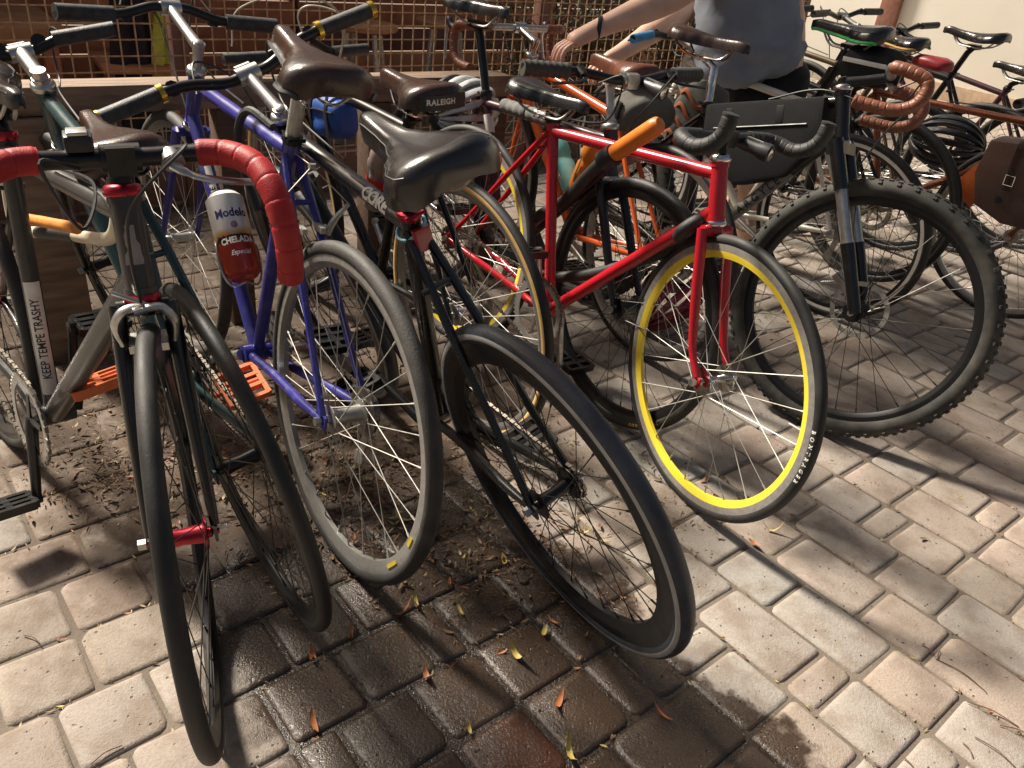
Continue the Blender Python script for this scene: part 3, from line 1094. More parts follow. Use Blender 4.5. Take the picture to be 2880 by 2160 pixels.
def course(units, rr):
    """lengths in half-paver units that fill a course exactly"""
    out, p, last = [], 0, None
    while p < units:
        k = rr.choice((0, 1, 1, 1, 2, 2)) if last != 0 else rr.choice((1, 1, 2))
        k = min(k, units - p - 1)
        out.append((p, k))
        p += k + 1
        last = k
    return out
HU = PITCHP / 2
FU = Vector((math.cos(R(40)), math.sin(R(40)), 0))       # along the fence
FN = Vector((-math.sin(R(40)), math.cos(R(40)), 0))      # out beyond it
FP = Vector((-.06, 4.47, 0))
spots = []
SEAM = 1.0155
rp = random.Random(3)
for i in range(-40, 34):                                   # courses across, left of the seam
    for (p, k) in course(44, rp):
        spots.append((-1.26 + PITCHP * (i + .5), SEAM - 44 * HU + HU * p + SIZES[k] / 2, 1, k))
for j in range(0, 60):                                     # courses along, right of the seam
    o0 = rp.uniform(0, .147)
    for (p, k) in course(150, rp):
        spots.append((-8.0 + o0 + HU * p + SIZES[k] / 2, SEAM + PITCHP * (j + .5), k, 1))
near, far = [], []
for (a, b, ka, kb) in spots:
    x, y = xy(a, b)
    if y < -.2 or ((Vector((x, y, 0)) - FP).dot(FN) > -.08 and (Vector((x, y, 0)) - FP).dot(FU) < 2.25) or x > 6.5 or y > 9 or x < -4.5:
        continue
    s_ = seen(x, y)
    d = math.hypot(x, y)
    vis = s_ is not None and -60 < s_[0] < 2940 and -60 < s_[1] < 2230
    (near if vis else far).append((d, x, y, ka, kb))
near.sort()
far += near[290:]
near = near[:290]
stuff = MB()
for i, (d, x, y, ka, kb) in enumerate(near):
    me, _ = templ[(ka, kb, rp.randrange(4))]
    o = bpy.data.objects.new('paver', me)
    COL.objects.link(o)
    o.parent = pavement
    o.location = (x, y, rp.uniform(-.0022, .0008))
    red = (x - .07) ** 2 + (y - .885) ** 2 < .0055 or rp.random() < .006
    o.color = (.99 if red else rp.uniform(0, .962), 0, 0, 1)
    o.rotation_euler = (rp.gauss(0, .006), rp.gauss(0, .006), GA + rp.gauss(0, .007))
for (d, x, y, ka, kb) in far:
    _, m = templ[(ka, kb, rp.randrange(4))]
    rot = Matrix.Rotation(GA + rp.gauss(0, .006), 3, 'Z') @ Matrix.Rotation(rp.gauss(0, .006), 3, 'X')
    b = len(stuff.v)
    o_ = Vector((x, y, rp.uniform(-.0022, .0008)))
    stuff.v += [rot @ p + o_ for p in m.v]
    for f_ in m.f:
        stuff.face([b + q for q in f_])
if stuff.v:
    so_ = stuff.build('distant_pavers', M_stone, pavement, angle=60, kind='stuff')
    so_.color = (0, 1, 0, 1)

# ---- mesh fence
M_rust = pbr('rusty_wire', (.58, .40, .24), rough=.7, col2=(.36, .20, .11), nscale=40, metal=.2, bump=.5, bscale=300)
M_post = pbr('brown_steel_post', (.20, .095, .07), rough=.55, col2=(.14, .065, .05), nscale=9, dust=.2)
fence = empty('wire_mesh_fence', Matrix.Translation(FP))
tag(fence, 'rusty welded wire mesh fence on brown steel posts behind the bicycles', 'fence')
w = MB()
U0, U1, ZT, ZB, CELL = -4.6, 2.2, 1.22, .17, .0575
n = int((U1 - U0) / CELL)
for i in range(n + 1):
    p = FU * (U0 + i * CELL)
    k = rnd.uniform(-.002, .002)
    w.tube([p + Vector((0, 0, ZB - .02)), p + FN * k + Vector((0, 0, (ZB + ZT) / 2)), p + Vector((0, 0, ZT))], .0032, n=5, caps=False)
zz = ZB + .028
while zz < ZT:
    w.tube([FU * (U0 + (U1 - U0) * i / 12) + FN * .005 + Vector((0, 0, zz + rnd.uniform(-.0015, .0015))) for i in range(13)], .0032, n=5, caps=False)
    zz += CELL
w.build('wire_mesh', M_rust, fence, kind='stuff')
def fbox(name, u, z0, z1, w_, d_, mat, off=0):
    m = MB()
    rot = Matrix.Rotation(R(40), 3, 'Z')
    m.box(FU * u + FN * off + Vector((0, 0, (z0 + z1) / 2)), (w_, d_, z1 - z0), rot)
    return m.build(name, mat, fence, bevel=.004)
for u in (-4.6, -1.79, .02, 1.3, 2.2):
    fbox('fence_post', u, -.01, 1.30, .062, .062, M_post, .036)
for (a, b) in ((-4.6, -1.79), (-1.79, .02), (.02, 1.3), (1.3, 2.2)):
    fbox('base_board', (a + b) / 2, .015, .165, b - a - .064, .035, M_post, .03)
    fbox('top_rail', (a + b) / 2, 1.225, 1.27, b - a - .064, .045, M_post, .03)

# ---- low timber rack rail in front of the fence
M_wood = pbr('weathered_timber', (.30, .20, .13), rough=.75, col2=(.16, .10, .065), nscale=14, bump=.7, bscale=60, dust=.15)
def wood_grain(name, c1, c2):
    m = pbr(name, c1, rough=.72, col2=c2, nscale=6, bump=.6, bscale=40)
    t = m.node_tree
    tc = [n for n in t.nodes if n.type == 'TEX_COORD'][0]
    mp = t.nodes.new('ShaderNodeMapping')
    mp.inputs['Scale'].default_value = (1.2, 9, 9)
    t.links.new(tc.outputs['Object'], mp.inputs[0])
    for n in t.nodes:
        if n.type == 'TEX_NOISE':
            t.links.new(mp.outputs[0], n.inputs['Vector'])
    return m
M_beam = wood_grain('timber_beam', (.28, .19, .13), (.14, .09, .06))
M_postw = wood_grain('timber_post', (.13, .075, .045), (.07, .04, .026))
RD = Vector((math.cos(R(38.6)), math.sin(R(38.6)), 0))
RP = Vector((-1.33, 1.995, 0))
rack = empty('timber_rail', Matrix.Translation(RP) @ Matrix.Rotation(R(38.6), 4, 'Z'))
tag(rack, 'low weathered timber hitching rail the bicycles lean against', 'rail')
m = MB()
m.box((.74, 0, .705), (1.54, .095, .070))
m.build('beam', M_beam, rack, bevel=.006)
for (x_, w_) in ((.045, .135), (.55, .075), (1.02, .080), (1.47, .080)):
    m = MB()
    m.box((x_, .0, .33), (w_, w_ if w_ > .1 else .085, .676))
    m.build('post', M_beam if w_ > .1 else M_postw, rack, bevel=.006)

# ---- cream wall and its brown pilaster
M_cream = pbr('cream_plaster', (.88, .85, .75), rough=.85, col2=(.82, .78, .67), nscale=2.2, bump=.3, bscale=90, rvar=.05)
wall_o = Vector((4.3, 8.1, 0))
WA = R(-48)
wl = empty('plaster_wall', Matrix.Translation(wall_o) @ Matrix.Rotation(WA, 4, 'Z'))
tag(wl, 'bright cream plaster wall closing the yard beyond the fence', 'wall')
m = MB()
m.box((-.5, .1, 1.5), (11.0, .2, 3.06))
m.build('plaster_panel', M_cream, wl, bevel=.01)
m = MB()
m.box((-1.41, -.03, 1.5), (.20, .06, 3.04))
m.build('pilaster', pbr('brown_trim', (.30, .13, .09), rough=.6), wl, bevel=.008)
m = MB()
m.box((1.9, -.012, .07), (6.2, .022, .16))
m.build('skirting', pbr('tan_skirting', (.42, .30, .20), rough=.8), wl, bevel=.004)

# ---- patio beyond the fence, in its own shade
M_plank = [pbr('plank_a', (.40, .15, .07), rough=.6, col2=(.26, .09, .045), nscale=7), pbr('plank_b', (.48, .22, .11), rough=.6, col2=(.34, .14, .07), nscale=7), pbr('plank_c', (.17, .065, .055), rough=.6, col2=(.10, .04, .035), nscale=7)]
screen = empty('plank_screen', Matrix.Translation(FP + FN * 1.75 + FU * -1.6) @ Matrix.Rotation(R(40), 4, 'Z'))
tag(screen, 'dark red brown plank screen at the back of the patio', 'screen')
z_ = .0
k = 0
plank_me = {}
while z_ < 2.1:
    for sx in (-2.1, 0, 2.1, 4.2):
        m = MB()
        mi = rnd.choice((0, 1, 0, 2, 2))
        key = mi
        if key not in plank_me:
            m.box((0, 0, .07), (2.085, .028, .140))
            o = m.build('plank', M_plank[mi], screen, bevel=.003)
            plank_me[key] = o.data
        else:
            o = bpy.data.objects.new('plank', plank_me[key])
            COL.objects.link(o)
            o.parent = screen
        o.location = (sx, rnd.uniform(-.006, .006), z_)
    z_ += .148
for sx in (-3.16, -1.05, 1.05, 3.15, 5.26):
    m = MB()
    m.box((sx, .06, 1.06), (.07, .085, 2.2))
    m.build('upright', M_post, screen, bevel=.004)
# ------------------------------------------------------------------ the bicycles, measured in the photograph
P_black = paint('black', (.007, .007, .0075), .15, .28)
P_grey = paint('charcoal', (.028, .028, .027), .3, .4)
P_blue = pbr('paint_blue_scuffed', (.035, .035, .24), rough=.33, coat=.3, col2=(.028, .026, .18), nscale=12, dust=.3, dscale=34, dustcol=(.20, .20, .30))
P_red = paint('red', (.46, .012, .022), .12, .25)
P_teal = paint('teal', (.018, .055, .06), .2)
P_maroon = paint('maroon', (.045, .014, .020), .25)
P_orange = paint('orange', (.78, .13, .025), .12)
P_white = paint('white', (.72, .68, .58), .2)
P_silver = paint('silver', (.23, .22, .20), .3, .4)
P_copper = pbr('copper_paint', (.34, .11, .05), rough=.28, metal=.6, coat=.4)
P_bronze = paint('bronze', (.10, .065, .035), .2)
RIMB = pbr('rim_black', (.016, .016, .017), rough=.35, metal=.3, dust=.2, dustcol=(.1, .09, .08))
RIMG = pbr('rim_grey', (.40, .39, .36), rough=.42, metal=.7, dust=.35, dustcol=(.2, .18, .15), dscale=20)
RIMY = pbr('rim_yellow', (.90, .70, .06), rough=.3, coat=.3, col2=(.86, .65, .05))
BRK = pbr('brake_track', (.52, .50, .47), rough=.4, metal=.6, nscale=80)
REFL = pbr('reflective_stripe', (.42, .42, .41), rough=.45)
G_ = 'bicycles parked at the rack'

BK = {}
BK['B'] = make_bike(dict(name='road_bicycle', label='black fixed gear bicycle with red bar tape and a letter sticker on its seat tube', ref='f', pos=(-.50, .931), head=-41, lean=4,
    R=.338, rt=.0135, xf=0, xr=-1.0, bb=(-.585, .262), sc=(-.655, .785), ht=(-.172, .828), hb=(-.137, .700), steer=-26, bar_turn=7, bar_style='swoop', paint=P_grey, fork_m=P_black,
    tt_r=.0165, dt_r=.0215, st_r=.0165, ht_r=.021, headset_m=M_redano, saddle=(-.70, .90), stem_m=M_black, quill=False, clamp=(-.085, .910), bar='drop', bar_m=M_black, bar_w=.165, reach=.125, drop=.145, back=.02,
    tape_m=M_red_tape, tape_from=.17, tape_r=.0178, tape_pitch=.030, levers=False, front_brake='caliper', crank=-80, pedal_size=.055, crank_m=M_black, ring_r=.095, ring_mat=M_alu_dull, fork_straight=True, cable_y=.05,
    wr=dict(tyre=M_rubber_dusty, rim=RIMB, rim_d=.030, spoke_m=M_spoke_dark, hub_m=M_redano, spokes=28, hub_r=.016, flange=.021), clamp_m=M_redano, post_m=M_black, cables=2))
BK['C'] = make_bike(dict(name='fixed_gear_bicycle', label='dark teal bicycle with glossy brown saddle and orange platform pedals', pos=(-.424, 1.199), head=129.3, lean=10,
    R=.336, rt=.0125, xr=0, xf=.985, bb=(.415, .270), sc=(.205, .780), ht=(.862, .805), hb=(.898, .680), paint=P_teal, fork_m=P_black, tt_r=.016, dt_r=.019, ht_r=.020,
    saddle=(.25, .880), saddle_kw=dict(mat=M_leather_dk, W=.15, L=.275, h=.05), stem_m=M_alu, quill=False, clamp=(.965, .865), bar='flat', bar_w=.20, bar_rise=.015, sweep=.03, grip_l=.13, crank=-52, pedal_y=.088,
    crank_m=M_black, pedal_m=M_orange_pl, pedal_size=.105, pedal_tilt=18, ring_r=.092, ring_mat=M_black, post_m=M_black, steer=4,
    wr=dict(tyre=M_rubber, rim=RIMB, rim_d=.026, spoke_m=M_spoke_dark, hub_m=M_black)))
BK['D'] = make_bike(dict(name='touring_bicycle', label='scuffed blue bicycle with grey rear tyre, cantilever brake and ribbed seat post', pos=(-.338, 1.316), head=129.6, lean=-4.2,
    R=.342, rt=.0155, xr=0, xf=1.03, bb=(.452, .262), sc=(.298, .792), ht=(.862, .812), hb=(.902, .690), paint=P_blue, tt_r=.0150, dt_r=.0165, st_r=.0148,
    saddle=(.225, .985), saddle_kw=dict(tilt=-.16, mat=M_leather_dk, mat2=M_plastic, W=.175, L=.28, h=.062), post_m=M_alu_dull, post_r=.0142, clamp=(1.02, .938), bar='flat', bar_w=.265, bar_rise=-.022, sweep=.03, grip_m=M_grip, grip_l=.13, grip_r=.0185,
    crank=150, rear_canti=True, derailleur=True, double=True, steer=3, stem_m=M_alu,
    wr=dict(tyre=M_rubber_grey, rim=BRK, rim2=RIMG, rim_d=.024, rim_w=.023, hub_m=M_alu_dull, hub_r=.018, cogs=5), wf=dict(tyre=M_rubber_grey, rim=RIMG, rim_d=.018)))
BK['E'] = make_bike(dict(name='city_bicycle', label='black bicycle leaning over with a wide padded saddle and white letters on its top tube', pos=(.182, 1.244), head=129.3, lean=18.4,
    R=.345, rt=.0175, xr=0, xf=.99, bb=(.428, .262), sc=(.298, .805), ht=(.800, .850), hb=(.838, .715), paint=P_black, tt_r=.0165, dt_r=.017, st_r=.0165,
    saddle=(.215, .985), saddle_kw=dict(mat=M_leather_blk, W=.190, L=.285, h=.068, groove=.010, dip=.010, flare=.98), saddle_h=.07, post_m=M_black, stem_m=M_alu, clamp=(.912, .925), quill_up=-.03, bar='flat', bar_w=.315, bar_rise=.030, sweep=.01,
    grip_l=.128, ring_m=M_gold, grip_r=.0165, crank=200, crank_m=M_black, ring_r=.088, ring_mat=M_black, steer=2, clamp_m=M_redano,
    wr=dict(tyre=M_rubber_coollit, side=REFL, side_band=(66, 98), rim=RIMB, rim_d=.042, rim_w=.026, spoke_m=M_spoke_dark, hub_m=M_black, flange=.026)))
BK['F'] = make_bike(dict(name='road_bicycle', label='black road bicycle with tan sidewall tyres and a brown saddle lettered RALEIGH', pos=(-.126, 1.874), head=131.2, lean=2.9,
    R=.340, rt=.0145, xr=0, xf=1.0, bb=(.430, .268), sc=(.262, .745), ht=(.815, .765), hb=(.852, .650), paint=P_black, tt_r=.0145,
    saddle=(.235, .862), saddle_kw=dict(mat=M_leather_dk, W=.165, L=.285, h=.055), post_m=M_black, clamp=(.865, .835), bar='flat', bar_w=.225, bar_rise=-.035, sweep=-.01, grip_l=.12, cables=0, crank=40, double=True, derailleur=True,
    wr=dict(tyre=M_rubber, side=M_tan, side_band=(66, 128), rim=RIMG, hub_m=M_alu, cogs=6)))
BK['G'] = make_bike(dict(name='track_bicycle', label='bright red bicycle with a yellow front rim and black taped drop bars', ref='f', pos=(.437, 1.64), head=-47, lean=6.5,
    R=.336, rt=.0125, xf=0, xr=-1.0, bb=(-.565, .272), sc=(-.697, .748), ht=(-.158, .797), hb=(-.126, .680), steer=-15, bar_turn=15, bar_style='bullhorn', paint=P_red, tt_r=.0155, dt_r=.0165, st_r=.0158, ht_r=.0190,
    headset_m=M_chrome, saddle=(-.735, .838), saddle_kw=dict(mat=M_leather_blk, W=.145, L=.275, h=.045), post_m=M_chrome, clamp=(-.165, .853), bar='drop', bar_w=.185, reach=.125, drop=.070, back=.10, tape_r=.0165, tape_pitch=.020,
    levers=False, stem_m=M_black, bar_m=M_black, crank=100, ring_r=.096, crank_m=M_alu, cables=0,
    wr=dict(tyre=M_rubber_dusty, rim=BRK, rim2=RIMY, rim_d=.032, rim_w=.019, hub_m=M_chrome, flange=.030, hub_r=.010, spokes=24)))
BK['H'] = make_bike(dict(name='hybrid_bicycle', label='maroon bicycle with black tyres, ribbed flat bar grips and a grey top tube pad', ref='f', pos=(.268, 1.995), head=-50, lean=3.4,
    R=.340, rt=.0150, xf=0, xr=-1.02, bb=(-.560, .270), sc=(-.750, .715), ht=(-.196, .756), hb=(-.163, .650), steer=-4, paint=P_maroon, fork_m=P_black, fork_straight=True,
    saddle=(-.845, .985), saddle_kw=dict(mat=M_leather_blk, W=.15, L=.27, h=.045), post_m=M_black, clamp=(-.165, .890), bar='flat', bar_w=.29, bar_rise=.012, sweep=.05, grip_ribs=True, grip_l=.12, grip_r=.0185, grip_m=pbr('ribbed_grip', (.06, .058, .05), rough=.6),
    bar_m=M_black, stem_m=M_alu, crank=130, crank_m=M_black, cables=2,
    wr=dict(tyre=M_rubber, rim=RIMB, rim_d=.026, spoke_m=M_spoke_dark, hub_m=M_black, hub_r=.022)))
BK['I'] = make_bike(dict(name='road_bicycle', label='orange bicycle with reddish leather saddle and two bottles in its frame', pos=(.385, 2.418), head=127.4, lean=-1.5,
    R=.338, rt=.014, xr=0, xf=.975, bb=(.395, .268), sc=(.250, .705), ht=(.768, .780), hb=(.802, .665), paint=P_orange, tt_r=.0160, dt_r=.017, saddle=(.290, .862), saddle_kw=dict(mat=M_leather_brn, W=.15, L=.28, h=.055, groove=.001),
    post_m=M_alu, clamp=(.860, .865), stem_m=M_chrome, bar='drop', bar_w=.21, tape_m=M_brown_tape, crank=15, derailleur=True, double=True,
    wr=dict(tyre=M_rubber, rim=M_alu, rim_d=.024, cogs=6)))
BK['J'] = make_bike(dict(name='mountain_bicycle', label='grey bicycle with knobby tyres, suspension fork and brown wrapped drop bars', ref='f', pos=(.898, 2.086), head=-46, lean=8,
    R=.360, rt=.0260, xf=0, xr=-1.04, bb=(-.600, .315), sc=(-.668, .757), ht=(-.258, .895), hb=(-.214, .778), steer=13, bar_turn=9, paint=P_black, fork_m=P_black, susp=True, front_hw=.040, disc=True, tt_r=.016, dt_r=.0185, ht_r=.0205,
    saddle=(-.735, .968), saddle_kw=dict(mat=M_leather_dk, W=.15, L=.275, h=.045, groove=.001), post_m=M_chrome, post_r=.0138, clamp=(-.155, .960), bar='drop', bar_w=.19, reach=.10, drop=.10, back=.05, tape_m=M_brown_tape, tape_from=.30, tape_pitch=.018, stem_m=M_black,
    headset_m=M_chrome, crank=60, crank_m=M_black, cables=2, levers=False,
    wr=dict(tyre=M_knobby, rim=RIMB, rim_d=.022, rim_w=.032, knobs=True, spoke_m=M_spoke_dark, hub_m=M_black)))
BK['W'] = make_bike(dict(name='road_bicycle', label='off white bicycle with a black and green saddle behind the knobby tyre', pos=(1.134, 2.928), head=134.6, lean=4.9,
    R=.340, rt=.014, xr=0, xf=1.0, bb=(.41, .27), sc=(.205, .745), ht=(.775, .80), hb=(.812, .68), paint=P_white, saddle=(.125, 1.015), saddle_kw=dict(mat=M_leather_blk, mat2=pbr('green_panel', (.05, .50, .12), rough=.4), W=.15, L=.28, h=.05),
    post_m=M_black, clamp=(.86, .86), bar='flat', bar_w=.28, grip_m=pbr('blue_grip', (.05, .30, .62), rough=.5), crank=20, derailleur=True, wr=dict(tyre=M_rubber, rim=M_white_p, rim2=RIMB, rim_d=.024, cogs=6)))
BK['O'] = make_bike(dict(name='hybrid_bicycle', label='bronze bicycle with a black saddle edged in mustard beside the cream wall', pos=(1.66, 3.80), head=131, lean=3,
    R=.340, rt=.014, xr=0, xf=1.0, bb=(.42, .27), sc=(.235, .74), ht=(.79, .80), hb=(.827, .68), paint=P_bronze, saddle=(.18, .915), saddle_kw=dict(mat=M_leather_blk, mat2=pbr('mustard_panel', (.52, .30, .06), rough=.4), W=.15, L=.28, h=.05),
    post_m=M_black, clamp=(.87, .90), bar='flat', bar_w=.29, crank=20, wr=dict(tyre=M_rubber, rim=RIMB, cogs=6)))
BK['P'] = make_bike(dict(name='city_bicycle', label='black bicycle with a glossy black saddle high on an angled post before the cream wall', pos=(2.02, 3.87), head=130, lean=2,
    R=.345, rt=.015, xr=0, xf=1.02, bb=(.43, .27), sc=(.25, .76), ht=(.80, .82), hb=(.84, .70), paint=P_black, saddle=(.19, .965), saddle_kw=dict(mat=M_leather_blk, W=.15, L=.29, h=.045, dip=.014), tt_r=.018, dt_r=.02,
    post_m=M_black, clamp=(.88, .92), bar='flat', bar_w=.29, crank=20, wr=dict(tyre=M_rubber_dusty, rim=RIMB, cogs=6)))
BK['Q'] = make_bike(dict(name='touring_bicycle', label='copper bicycle carrying a brown leather pannier', ref='f', pos=(1.884, 3.124), head=-47.3, lean=-5.4,
    R=.340, rt=.014, xf=0, xr=-1.02, bb=(-.56, .27), sc=(-.70, .735), ht=(-.075, .765), hb=(-.045, .655), steer=0, paint=P_copper, saddle=(-.74, .87), saddle_kw=dict(mat=M_leather_brn), tt_r=.014,
    clamp=(-.03, .84), bar='flat', bar_w=.28, crank=30, wr=dict(tyre=M_rubber, rim=M_alu)))

for (nm, pos_, hd_, pt_, lab) in (('commuter_bicycle', (1.42, 3.36), 131, P_black, 'plain black bicycle standing between the off white and the bronze bicycles'),
                                  ('commuter_bicycle', (2.38, 4.05), 128, P_maroon, 'dark maroon bicycle standing beyond the black bicycle with the high saddle')):
    BK[nm + lab] = make_bike(dict(name=nm, label=lab, pos=pos_, head=hd_, lean=4, R=.342, rt=.016, xr=0, xf=1.0, bb=(.42, .27), sc=(.24, .70), ht=(.79, .78), hb=(.827, .66), paint=pt_,
        saddle=(.19, .83), saddle_kw=dict(mat=M_leather_blk, W=.15, L=.27), post_m=M_black, clamp=(.86, .87), bar='flat', bar_w=.28, crank=200, crank_m=M_black, stem_m=M_black,
        wr=dict(tyre=M_rubber, rim=RIMB, spoke_m=M_spoke_dark, hub_m=M_black, cogs=6)))
# ------------------------------------------------------------------ lettering and small parts on the bicycles
def W(b, x, y, z):
    return BK[b]['Mw'] @ Vector((x, y, z))
def local_dir_to_cam(b, p):
    q = BK[b]['Mw'].inverted() @ Vector((0, 0, CAMH))
    return q - Vector(p)

# B: sticker on the seat tube, hose clamp rings, bar lamp
B = BK['B']
bb, sc = B['bb'], B['sc']
fc = local_dir_to_cam('B', bb.lerp(sc, .4))
q = MB()
fn = on_tube(bb, sc, .0166, fc, .31)
rows = [[fn(Vector((-.115 + .23 * i / 8, -.0150 + .030 * k / 8, .0002))) for k in range(9)] for i in range(9)]
q.grid(rows)
stick = q.build('sticker', M_white_p, B['frame'])
t = text_mesh('KEEP TEMPE TRASHY', .0215, bold=.0003, sx=.82)
cuts(t, 1, -.012, .012, 6)
text_obj('sticker_lettering', t, on_tube(bb, sc, .0172, fc, .31), M_black_p, B['frame'])
# torn tape patch on the head tube
ax, hb, ht = B['ax'], B['hb'], B['ht']
q = MB()
fn = on_tube(hb, ht, .0213, local_dir_to_cam('B', hb), .52)
rt2 = random.Random(4)
rows = []
for i in range(9):
    w0, w1 = -.010 - rt2.uniform(0, .005) * (i < 3) + .004 * (i > 4), .010 + .004 * (i < 3) - rt2.uniform(0, .004)
    rows.append([fn(Vector((-.028 + .056 * i / 8, w0 + (w1 - w0) * k / 6, .0003))) for k in range(7)])
q.grid(rows)
q.build('torn_label', pbr('grey_label', (.30, .28, .26), rough=.6), B['frame'])
q = MB()
C = B['C']
Mb = B['Mst']
q.box(C + Vector((.0, -.045, .024)), (.040, .034, .022))
lampo = q.build('bar_lamp', M_plastic, B['bars'], B['Mbar'], bevel=.006)
q = MB()
q.box(C + Vector((.004, -.045, .0365)), (.028, .024, .005))
q.build('lamp_face', M_alu, lampo, B['Mbar'], bevel=.002)
q = MB()                                      # cross-top lever
q.tube(catmull([C + Vector((.015, .06, -.008)), C + Vector((.030, .085, -.020)), C + Vector((.036, .125, -.028)), C + Vector((.030, .165, -.034))], 5), [.009] * 4 + [.0065] * 12, n=9, flat=(1, .7))
q.tube([C + Vector((0, .06, .0)), C + Vector((.015, .062, -.006))], .015, n=10)
q.build('cross_lever', M_alu, B['bars'], B['Mbar'])

# D: white decal with dark marks on the down tube, bottle cage
D = BK['D']
bb, hb = D['bb'], D['hb'] + D['ax'] * .022
fc = local_dir_to_cam('D', bb.lerp(hb, .6))
q = MB()
fn = on_tube(bb, hb, .0167, fc + Vector((0, 0, -.15)), .62)
q.grid([[fn(Vector((-.15 + .30 * i / 10, -.0095 + .016 * k / 6, .0002))) for k in range(7)] for i in range(11)])
q.build('decal', M_white_p, D['frame'])
t = text_mesh('CYCLES', .017, bold=.0006, spacing=1.9)
cuts(t, 1, -.01, .01, 6)
text_obj('decal_mark', t, on_tube(bb, hb, .0172, fc + Vector((0, 0, -.17)), .62), M_black_p, D['frame'])
def cage(par, c, d, r, L, mat, Mloc=None):
    d = Vector(d).normalized()
    u = d.cross(Vector((0, 1, 0))).normalized()
    w = Vector((0, 1, 0))
    q = MB()
    for s_ in (-1, 1):
        pts = [c + d * (-L * .5) + u * (r * .2), c + d * (-L * .52) + w * s_ * r * .7, c + d * (-L * .3) + w * s_ * (r + .002), c + d * (L * .05) + w * s_ * (r + .002), c + d * (L * .2) + w * s_ * r * .7 - u * r * .75, c + d * (L * .2) - u * (r + .002)]
        q.tube(catmull(pts, 6), .0027, n=6)
    return q.build('bottle_cage', mat, par)
can_c = Vector((.580, .012, .505))
can_d = Vector((.66, 0, .75)).normalized()
cage(D['frame'], can_c - can_d * .03, can_d, .0445, .17, M_alu)

# E: lettering, rubber band, reflector
E_ = BK['E']
sc, ht = E_['sc'], E_['ht']
tt0 = sc - (sc - E_['bb']).normalized() * .012
tt1 = ht - E_['ax'] * .022
for (al, body) in ((.105, 'CORE'),):
    t = text_mesh(body, .034, bold=.0018, sx=.95)
    cuts(t, 1, -.016, .016, 8)
    text_obj('top_tube_lettering', t, on_tube(tt0, tt1, .0167, local_dir_to_cam('E', tt0) + Vector((0, 0, -.25)), .20, -1), M_white_p, E_['frame'])
q = MB()
d = (sc - E_['bb']).normalized()
ring = []
for i in range(24):
    a = 2 * math.pi * i / 24
    ring.append(sc - d * (.018 + .014 * math.sin(a)) + Vector((math.cos(a) * .028, math.sin(a) * .024, 0)))
q.tube(ring, .0030, n=6, closed=True, flat=(1, 1.6))
q.build('rubber_band', M_rubberband, E_['frame'])
q = MB()
q.box(sc - d * .02 + Vector((-.026, -.004, -.012)), (.012, .034, .045))
q.build('rear_reflector', pbr('red_reflector', (.35, .01, .015), rough=.2, coat=.6), E_['post'], bevel=.004)

# F: RALEIGH on the saddle flank, cream cables
F = BK['F']
sx, sz = .235, .862
def ral(y, z, out=0.0):
    return Vector((sx - .1345 - out + 5.2 * max(0, abs(y) - .012) ** 2, -y, sz - .026 + z))
q = MB()
q.grid([[ral(-.062 + .124 * i / 16, -.019 + .034 * k / 4) for k in range(5)] for i in range(17)])
q.build('rear_panel', M_plastic, F['saddle'])
t = text_mesh('RALEIGH', .0175, bold=.0007, spacing=1.1)
cuts(t, 0, -.07, .07, 14)
text_obj('saddle_lettering', t, lambda p: ral(p.x - .012, p.y, .0008), M_white_p, F['saddle'])
q = MB()
C = F['C']
for (y0, hgt, bk) in ((.20, .125, .02), (-.02, .095, -.02)):
    q.tube(catmull([C + Vector((0, y0, .0)), C + Vector((.03, y0 * .8, hgt * .7)), C + Vector((.0, y0 * .3 - .04, hgt)), C + Vector((-.03, y0 * .1 - .12, hgt * .75)), C + Vector((-.02, -.13, 0)), C + Vector((-.01, -.10, -.10))], 8), .0028, n=6)
q.build('cream_cable', M_cable_w, F['root'])

# G: tyre lettering, bar lamp, pegs
G = BK['G']
t = text_mesh('BONTRAGER', .0125, bold=.0005, spacing=2.1)
cuts(t, 0, -.13, .13, 30)
Rt = .336 - .0125
def tyre_text(p):
    a = R(-1) - p.x / (Rt + .001)
    dr = p.y + .0005
    yy = -math.sqrt(max(1e-8, .0125 ** 2 - dr * dr)) - .0005
    return G['Mst'] @ (G['fa'] + Vector(((Rt + dr) * math.cos(a), yy, (Rt + dr) * math.sin(a))))
text_obj('tyre_lettering', t, tyre_text, M_white_p, G['fork'])
Hh = BK['H']
t = text_mesh('CONTINENTAL', .0125, bold=.0005, spacing=1.5)
cuts(t, 0, -.13, .13, 24)
Rh = .340 - .0150
def tyre_text_h(p):
    a = R(-58) + p.x / (Rh + .001)
    dr = -p.y * .9 - .001
    yy = -math.sqrt(max(1e-8, .0150 ** 2 - dr * dr)) - .0005
    return Hh['Mst'] @ (Hh['fa'] + Vector(((Rh + dr) * math.cos(a), yy, (Rh + dr) * math.sin(a))))
text_obj('tyre_lettering', t, tyre_text_h, pbr('yellow_print', (.62, .36, .06), rough=.5), Hh['fork'])
C = G['C']
light_unit(G['bars'], G['Mbar'] @ (C + Vector((.03, .075, -.012))), (G['Mbar'].to_3x3() @ Vector((1, .25, -.12))), r=.016, L=.085)
H = BK['H']
C = H['C']
light_unit(H['bars'], H['Mbar'] @ (C + Vector((.03, .055, -.010))), (H['Mbar'].to_3x3() @ Vector((1, .2, -.12))), r=.016, L=.085)
